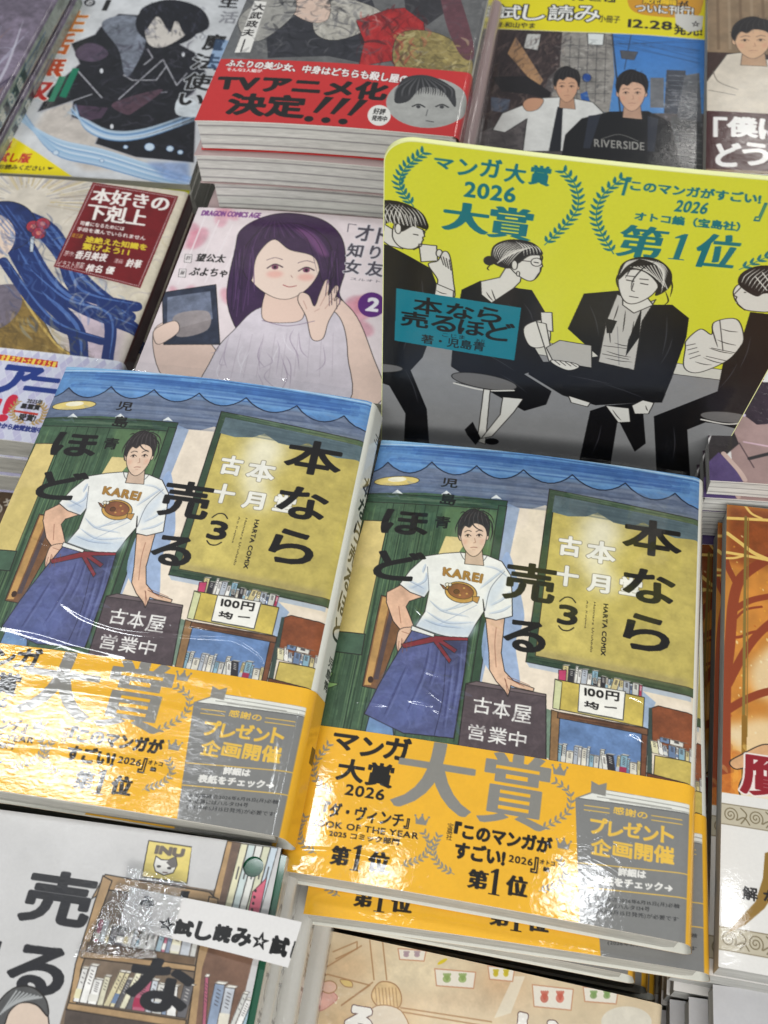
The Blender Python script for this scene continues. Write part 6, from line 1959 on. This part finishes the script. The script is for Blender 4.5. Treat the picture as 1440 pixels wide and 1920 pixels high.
# ------------------------------------------------------------------ street booklet, lounge book
S_F = Shape(BW, BH, 5.0, .8, spine=False)
c_str = art_street()
M_GL5 = print_mat("street_booklet_gloss", .8, .12, .05, seed=25.0, croughness=.12)
bookF = build_book("sample_booklet", "sample booklet with yellow head strip over two men in a street, behind the award panel", (.0995, .6563, -.0132, -14.4, 0, 0), c_str, S_F, M_GL5)
cf = plain_canvas(BW + 3, BH, (70, 74, 84))
S_F2 = Shape(BW, BH, 14.0, .8, spine=False)
bf = build_book("manga_book", "dark grey book directly under the street booklet", (.0995, .6563, -.0190, -14.4, 0, 0), cf, S_F2, M_GL5, group="dark grey books under the street booklet")
for i in range(7):
    dup(bf, (.0995, .6563, -.0338 - .0148 * i, -14.4, 0, 0), 14.0, "dark grey book, %s below the street booklet" % ORD[i])
c_lou = art_lounge()
S_G = Shape(BW, BH, 13.0, .8, spine=False)
bookG = build_book("manga_book", "brown manga with man in white shirt and white quotation, at the upper right edge", (.2222, .6101, .0, -14.3, 0, 0), c_lou, S_G, M_GL5)
cg = plain_canvas(BW + 3, BH, (206, 130, 140))
bg2 = build_book("manga_book", "pink covered book just below the brown quotation manga", (.2225, .6085, -.0138, -14.3, 0, 0), cg, S_G, M_GL5, group="pink books at the upper right")
for i in range(8):
    dup(bg2, (.2222, .6090 + .001 * (i % 2), -.0276 - .0138 * i, -14.3, 0, 0), 13.0, "pink covered book, %s below the brown quotation manga" % ORD[i])

# ------------------------------------------------------------------ violet book and its stack (right edge)
S_P = Shape(BW, BH, 11.0, .8, spine=False)
c_vio = art_violet()
M_GL6 = print_mat("violet_jacket_gloss", .9, .3, .15, seed=28.0, croughness=.08)
# its front, printed on the part the photograph shows
S_P.w = 60
bookP = build_book("manga_book", "white and violet book with red strokes beside the award panel, topmost at right edge", (.1716, .4226, 0, -12.5, 0, 0), c_vio, S_P, M_GL6, group="books in the stack beside the award panel", pages=M_PAGE_WHITE)
for i in range(9):
    dup(bookP, (.1716 - .002 * (i % 2) + .001 * i, .4226 + .0015 * (i % 3), -.0118 * (i + 1), -12.5 + .4 * (i % 2), 0, 0), 11.0, "book with pale page edges, %s in the stack beside the award panel" % ORD[i] if i < 8 else "lowest book of the stack beside the award panel")

# ------------------------------------------------------------------ autumn tree books (right edge)
S_N = Shape(60, BH, 13.0, .6, spine=False)
c_aut = art_autumn()
M_GL7 = print_mat("autumn_jacket_gloss", .7, .06, .015, seed=31.0, croughness=.07)
bookN = build_book("manga_book", "orange autumn tree book with red character and white band, topmost at the right edge", (.1413, .2416, -.0139, -15.3, 0, 0), c_aut, S_N, M_GL7, group="autumn tree books", pages=M_PAGE_GREY, inset=.4)
dup(bookN, (.1405, .2420, -.0277, -15.2, 0, 0), 13.0, "autumn tree book directly below the topmost one at the right edge")
dup(bookN, (.1345, .2468, -.0487, -15.6, 0, 0), 13.0, "lower autumn tree book jutting out beside the yellow band stack")
for i in range(5):
    dup(bookN, (.1355, .2440 + .001 * (i % 2), -.0625 - .0138 * i, -15.2, 0, 0), 13.0, "hidden autumn tree book, %s below the one jutting out left" % ORD[i])

# white book below at the lower right
S_R = Shape(110, 120, 13.0, .6, spine=False)
cR = Cv(110, 120, 2, bg=(206, 206, 208)); cR.wash(.04, 3, 10)
bookR = build_book("manga_book", "plain pale book at the lower right edge in front of the autumn tree stack", (.099, .067, -.050, -12.8, 0, 0), cR, S_R, M_GL7, group="pale books at the lower right", pages=M_PAGE_GREY, inset=.4)
for i, (dx, dy, yw) in enumerate([(-.006, -.001, -13.0), (-.010, .001, -12.6), (-.012, 0, -13), (-.013, .001, -12.8), (-.012, .001, -13), (-.013, 0, -12.8)]):
    dup(bookR, (.099 + dx, .067 + dy, -.050 - .0142 * (i + 1), yw, 0, 0), 13.0, "pale book with grey page edges, %s from the top at the lower right" % ORD[i])

# ------------------------------------------------------------------ nursery cover below the right stack
S_M = Shape(BW, BH, 13.0, 1.6)
c_nur = art_nursery()
M_GL8 = print_mat("nursery_jacket_film", 1, .12, .2, seed=34.0, croughness=.05)
bookM = build_book("manga_book", "cream manga with pale nursery drawings, below the yellow banded stack at the bottom", (-.0428, .1016, -.0619, -16.7, 0, 0), c_nur, S_M, M_GL8, group="cream nursery manga")
for i in range(5):
    dup(bookM, (-.0428 + .001 * (i % 2), .1016, -.0765 - .0146 * i, -16.7, 0, 0), 13.0, "cream nursery manga, %s from the top of its stack" % ORD[i])

# ------------------------------------------------------------------ sample copy with paper tag (lower left)
c_sam = art_sample()
LP = (-.1714, .1381, .0100, -12.7, 0, 0)
sam = root("sample_copy", "grey laminated sample cover with bookshelf drawing and punched hole, at the lower left", "sample book", LP, 0.6)
M_GL9 = print_mat("laminated_sheet", .3, .08, .03, seed=38.0, croughness=.2)
vw = c_sam.view
c_sam.view = (0, 0, 1)
hx, hy = c_sam.mm([(481, 1638)])[0]
S_L = Shape(BW, BH, .6, .8, spine=False)
xs = np.arange(c_sam.nx) / c_sam.res; ys = np.arange(c_sam.ny) / c_sam.res
X, Y = np.meshgrid(xs, ys)
dd = np.hypot(X - hx, Y - hy); HR = 3.3
near = (np.abs(dd - HR) < .24)
sc = np.where(near & (dd > 1e-3), HR / np.maximum(dd, 1e-3), 1)
X2, Y2 = hx + (X - hx) * sc, hy + (Y - hy) * sc
mk = ((dd[:-1, :-1] + dd[1:, 1:] + dd[1:, :-1] + dd[:-1, 1:]) / 4) > HR
link("cover_sheet", grid_mesh("cover_sheet", X2, -Y2, .6 + S_L.bz(X2), c_sam.a, M_GL9, mask=mk), sam)
m_green = plain_mat("dark_green_card", (.01, .08, .04), .25, .15, 80, coat=.6)
link("green_card", slab_mesh("green_card", S_L, -.6, -1.3, 1, BW + 2.2, 2, BH - 1, m_green), sam)
tq = c_sam.mm([(256, 1676), (573, 1746), (548, 1830), (236, 1748)])
# paper tag with lettering: a curled strip taped to the sheet
tw, th = 60.0, 15.5
ct = Cv(tw, th, 7.0, bg=(226, 224, 222))
tqpx = [(256, 1676), (573, 1746), (549, 1829), (236, 1750)]
ct.H = homog(tqpx, [(0, 0), (tw, 0), (tw, th), (0, th)])
ct.view = (0, 1560, 2.4)
for ch, r in zip("☆試し読み☆試", ((735, 420, 800, 478), (800, 430, 880, 502), (892, 440, 958, 518), (972, 455, 1052, 532), (1056, 472, 1138, 546), (1152, 492, 1224, 566), (1232, 510, 1318, 596))):
    ct.text(ch, r[:2], r[2:], (24, 22, 24), bold=.5 if ch != "☆" else .2)
ct.text("し", (1330, 535), (1372, 610), (24, 22, 24), bold=.38)
ct.text("み", (655, 322), (708, 372), (70, 72, 78), bold=.3)
ct.view = None
U = np.linspace(0, 1, ct.nx)[None, :]; V = np.linspace(0, 1, ct.ny)[:, None]
G = np.array(tq)
PXY = (G[0] * (1 - U)[..., None] + G[1] * U[..., None]) * (1 - V)[..., None] + (G[3] * (1 - U)[..., None] + G[2] * U[..., None]) * V[..., None]
Zt = 1.9 + 2.6 * np.sin(np.clip((U - .1) / .9, 0, 1) * math.pi * .62) ** 1.5 + .3 * V + 0 * U
link("paper_tag", grid_mesh("paper_tag", PXY[..., 0], -PXY[..., 1], Zt, ct.a, print_mat("tag_paper", .15, .1, .05, seed=40.0, croughness=.3)), sam)


def tape(px, z0, seed, amp=.35):
    Q = c_sam.mm(px)
    n = 90
    U = np.linspace(0, 1, n)[None, :]; V = np.linspace(0, 1, n)[:, None]
    P = (Q[0] * (1 - U)[..., None] + Q[1] * U[..., None]) * (1 - V)[..., None] + (Q[3] * (1 - U)[..., None] + Q[2] * U[..., None]) * V[..., None]
    Z = z0 + amp * vnoise((n, n), 9, seed) + amp * .5 * vnoise((n, n), 4, seed + 1) + .5
    link("adhesive_tape", grid_mesh("adhesive_tape", P[..., 0], -P[..., 1], Z, None, M_TAPE), sam)


c_sam.view = (0, 1560, 2.4)
tape([(605, 195), (868, 262), (800, 520), (560, 470)], 2.7, 3, .5)
tape([(560, 262), (700, 300), (735, 600), (365, 590)], 1.5, 6, .5)

# books carrying the sample, spines to the right
S_K = Shape(BW, BH, 13.5, 1.0)
ck = Cv(BW + SP, BH, 3.0, bg=(214, 212, 206))
ck.view = None
yy = 14
for ch in "の果てまで昇る月":
    ck.text(ch, (BW + 3.2, yy), (BW + 9.8, yy + 8.4), INK, bold=.1)
    yy += 10.5
bookK = build_book("manga_book", "white spined book just below the grey sample copy", (-.1700, .1370, .0060, -12.7, 0, 0), ck, S_K, M_GL8, group="white spined books under the sample")
for i in range(8):
    dup(bookK, (-.1680 + .004 * (i % 2) + .0015 * min(i, 3), .1365 + .001 * (i % 3), .0060 - .0146 * (i + 1), -12.7, 0, 0), 13.5, "white spined book, %s below the grey sample copy" % ORD[i])

# brown books under the left edge
S_S = Shape(BW, BH, 13.0, 1.0, spine=False)
cs = Cv(BW, BH, 2.4, bg=(96, 76, 58)); cs.wash(.25, 5, 12)
for k, s_ in enumerate(("のあとのもの", "の場合のめ", "短篇集")):
    cs.text(s_, (84, 12 + k * 16), (126, 19 + k * 16 + k * 3), (206, 198, 184), bold=.1 + .2 * k)
cs.line([(60, 6), (128, 6)], .6, (190, 180, 160))
bookS = build_book("manga_book", "brown book with pale lettering at the left edge", (-.2967, .2860, -.0700, 23.3, 0, 0), cs, S_S, M_GL2, group="brown books at the left edge")
for i in range(4):
    dup(bookS, (-.2960, .2860, -.0838 - .0138 * i, 23.3 - i, 0, 0), 13.0, "brown book, %s from the top at the left edge" % ORD[i])
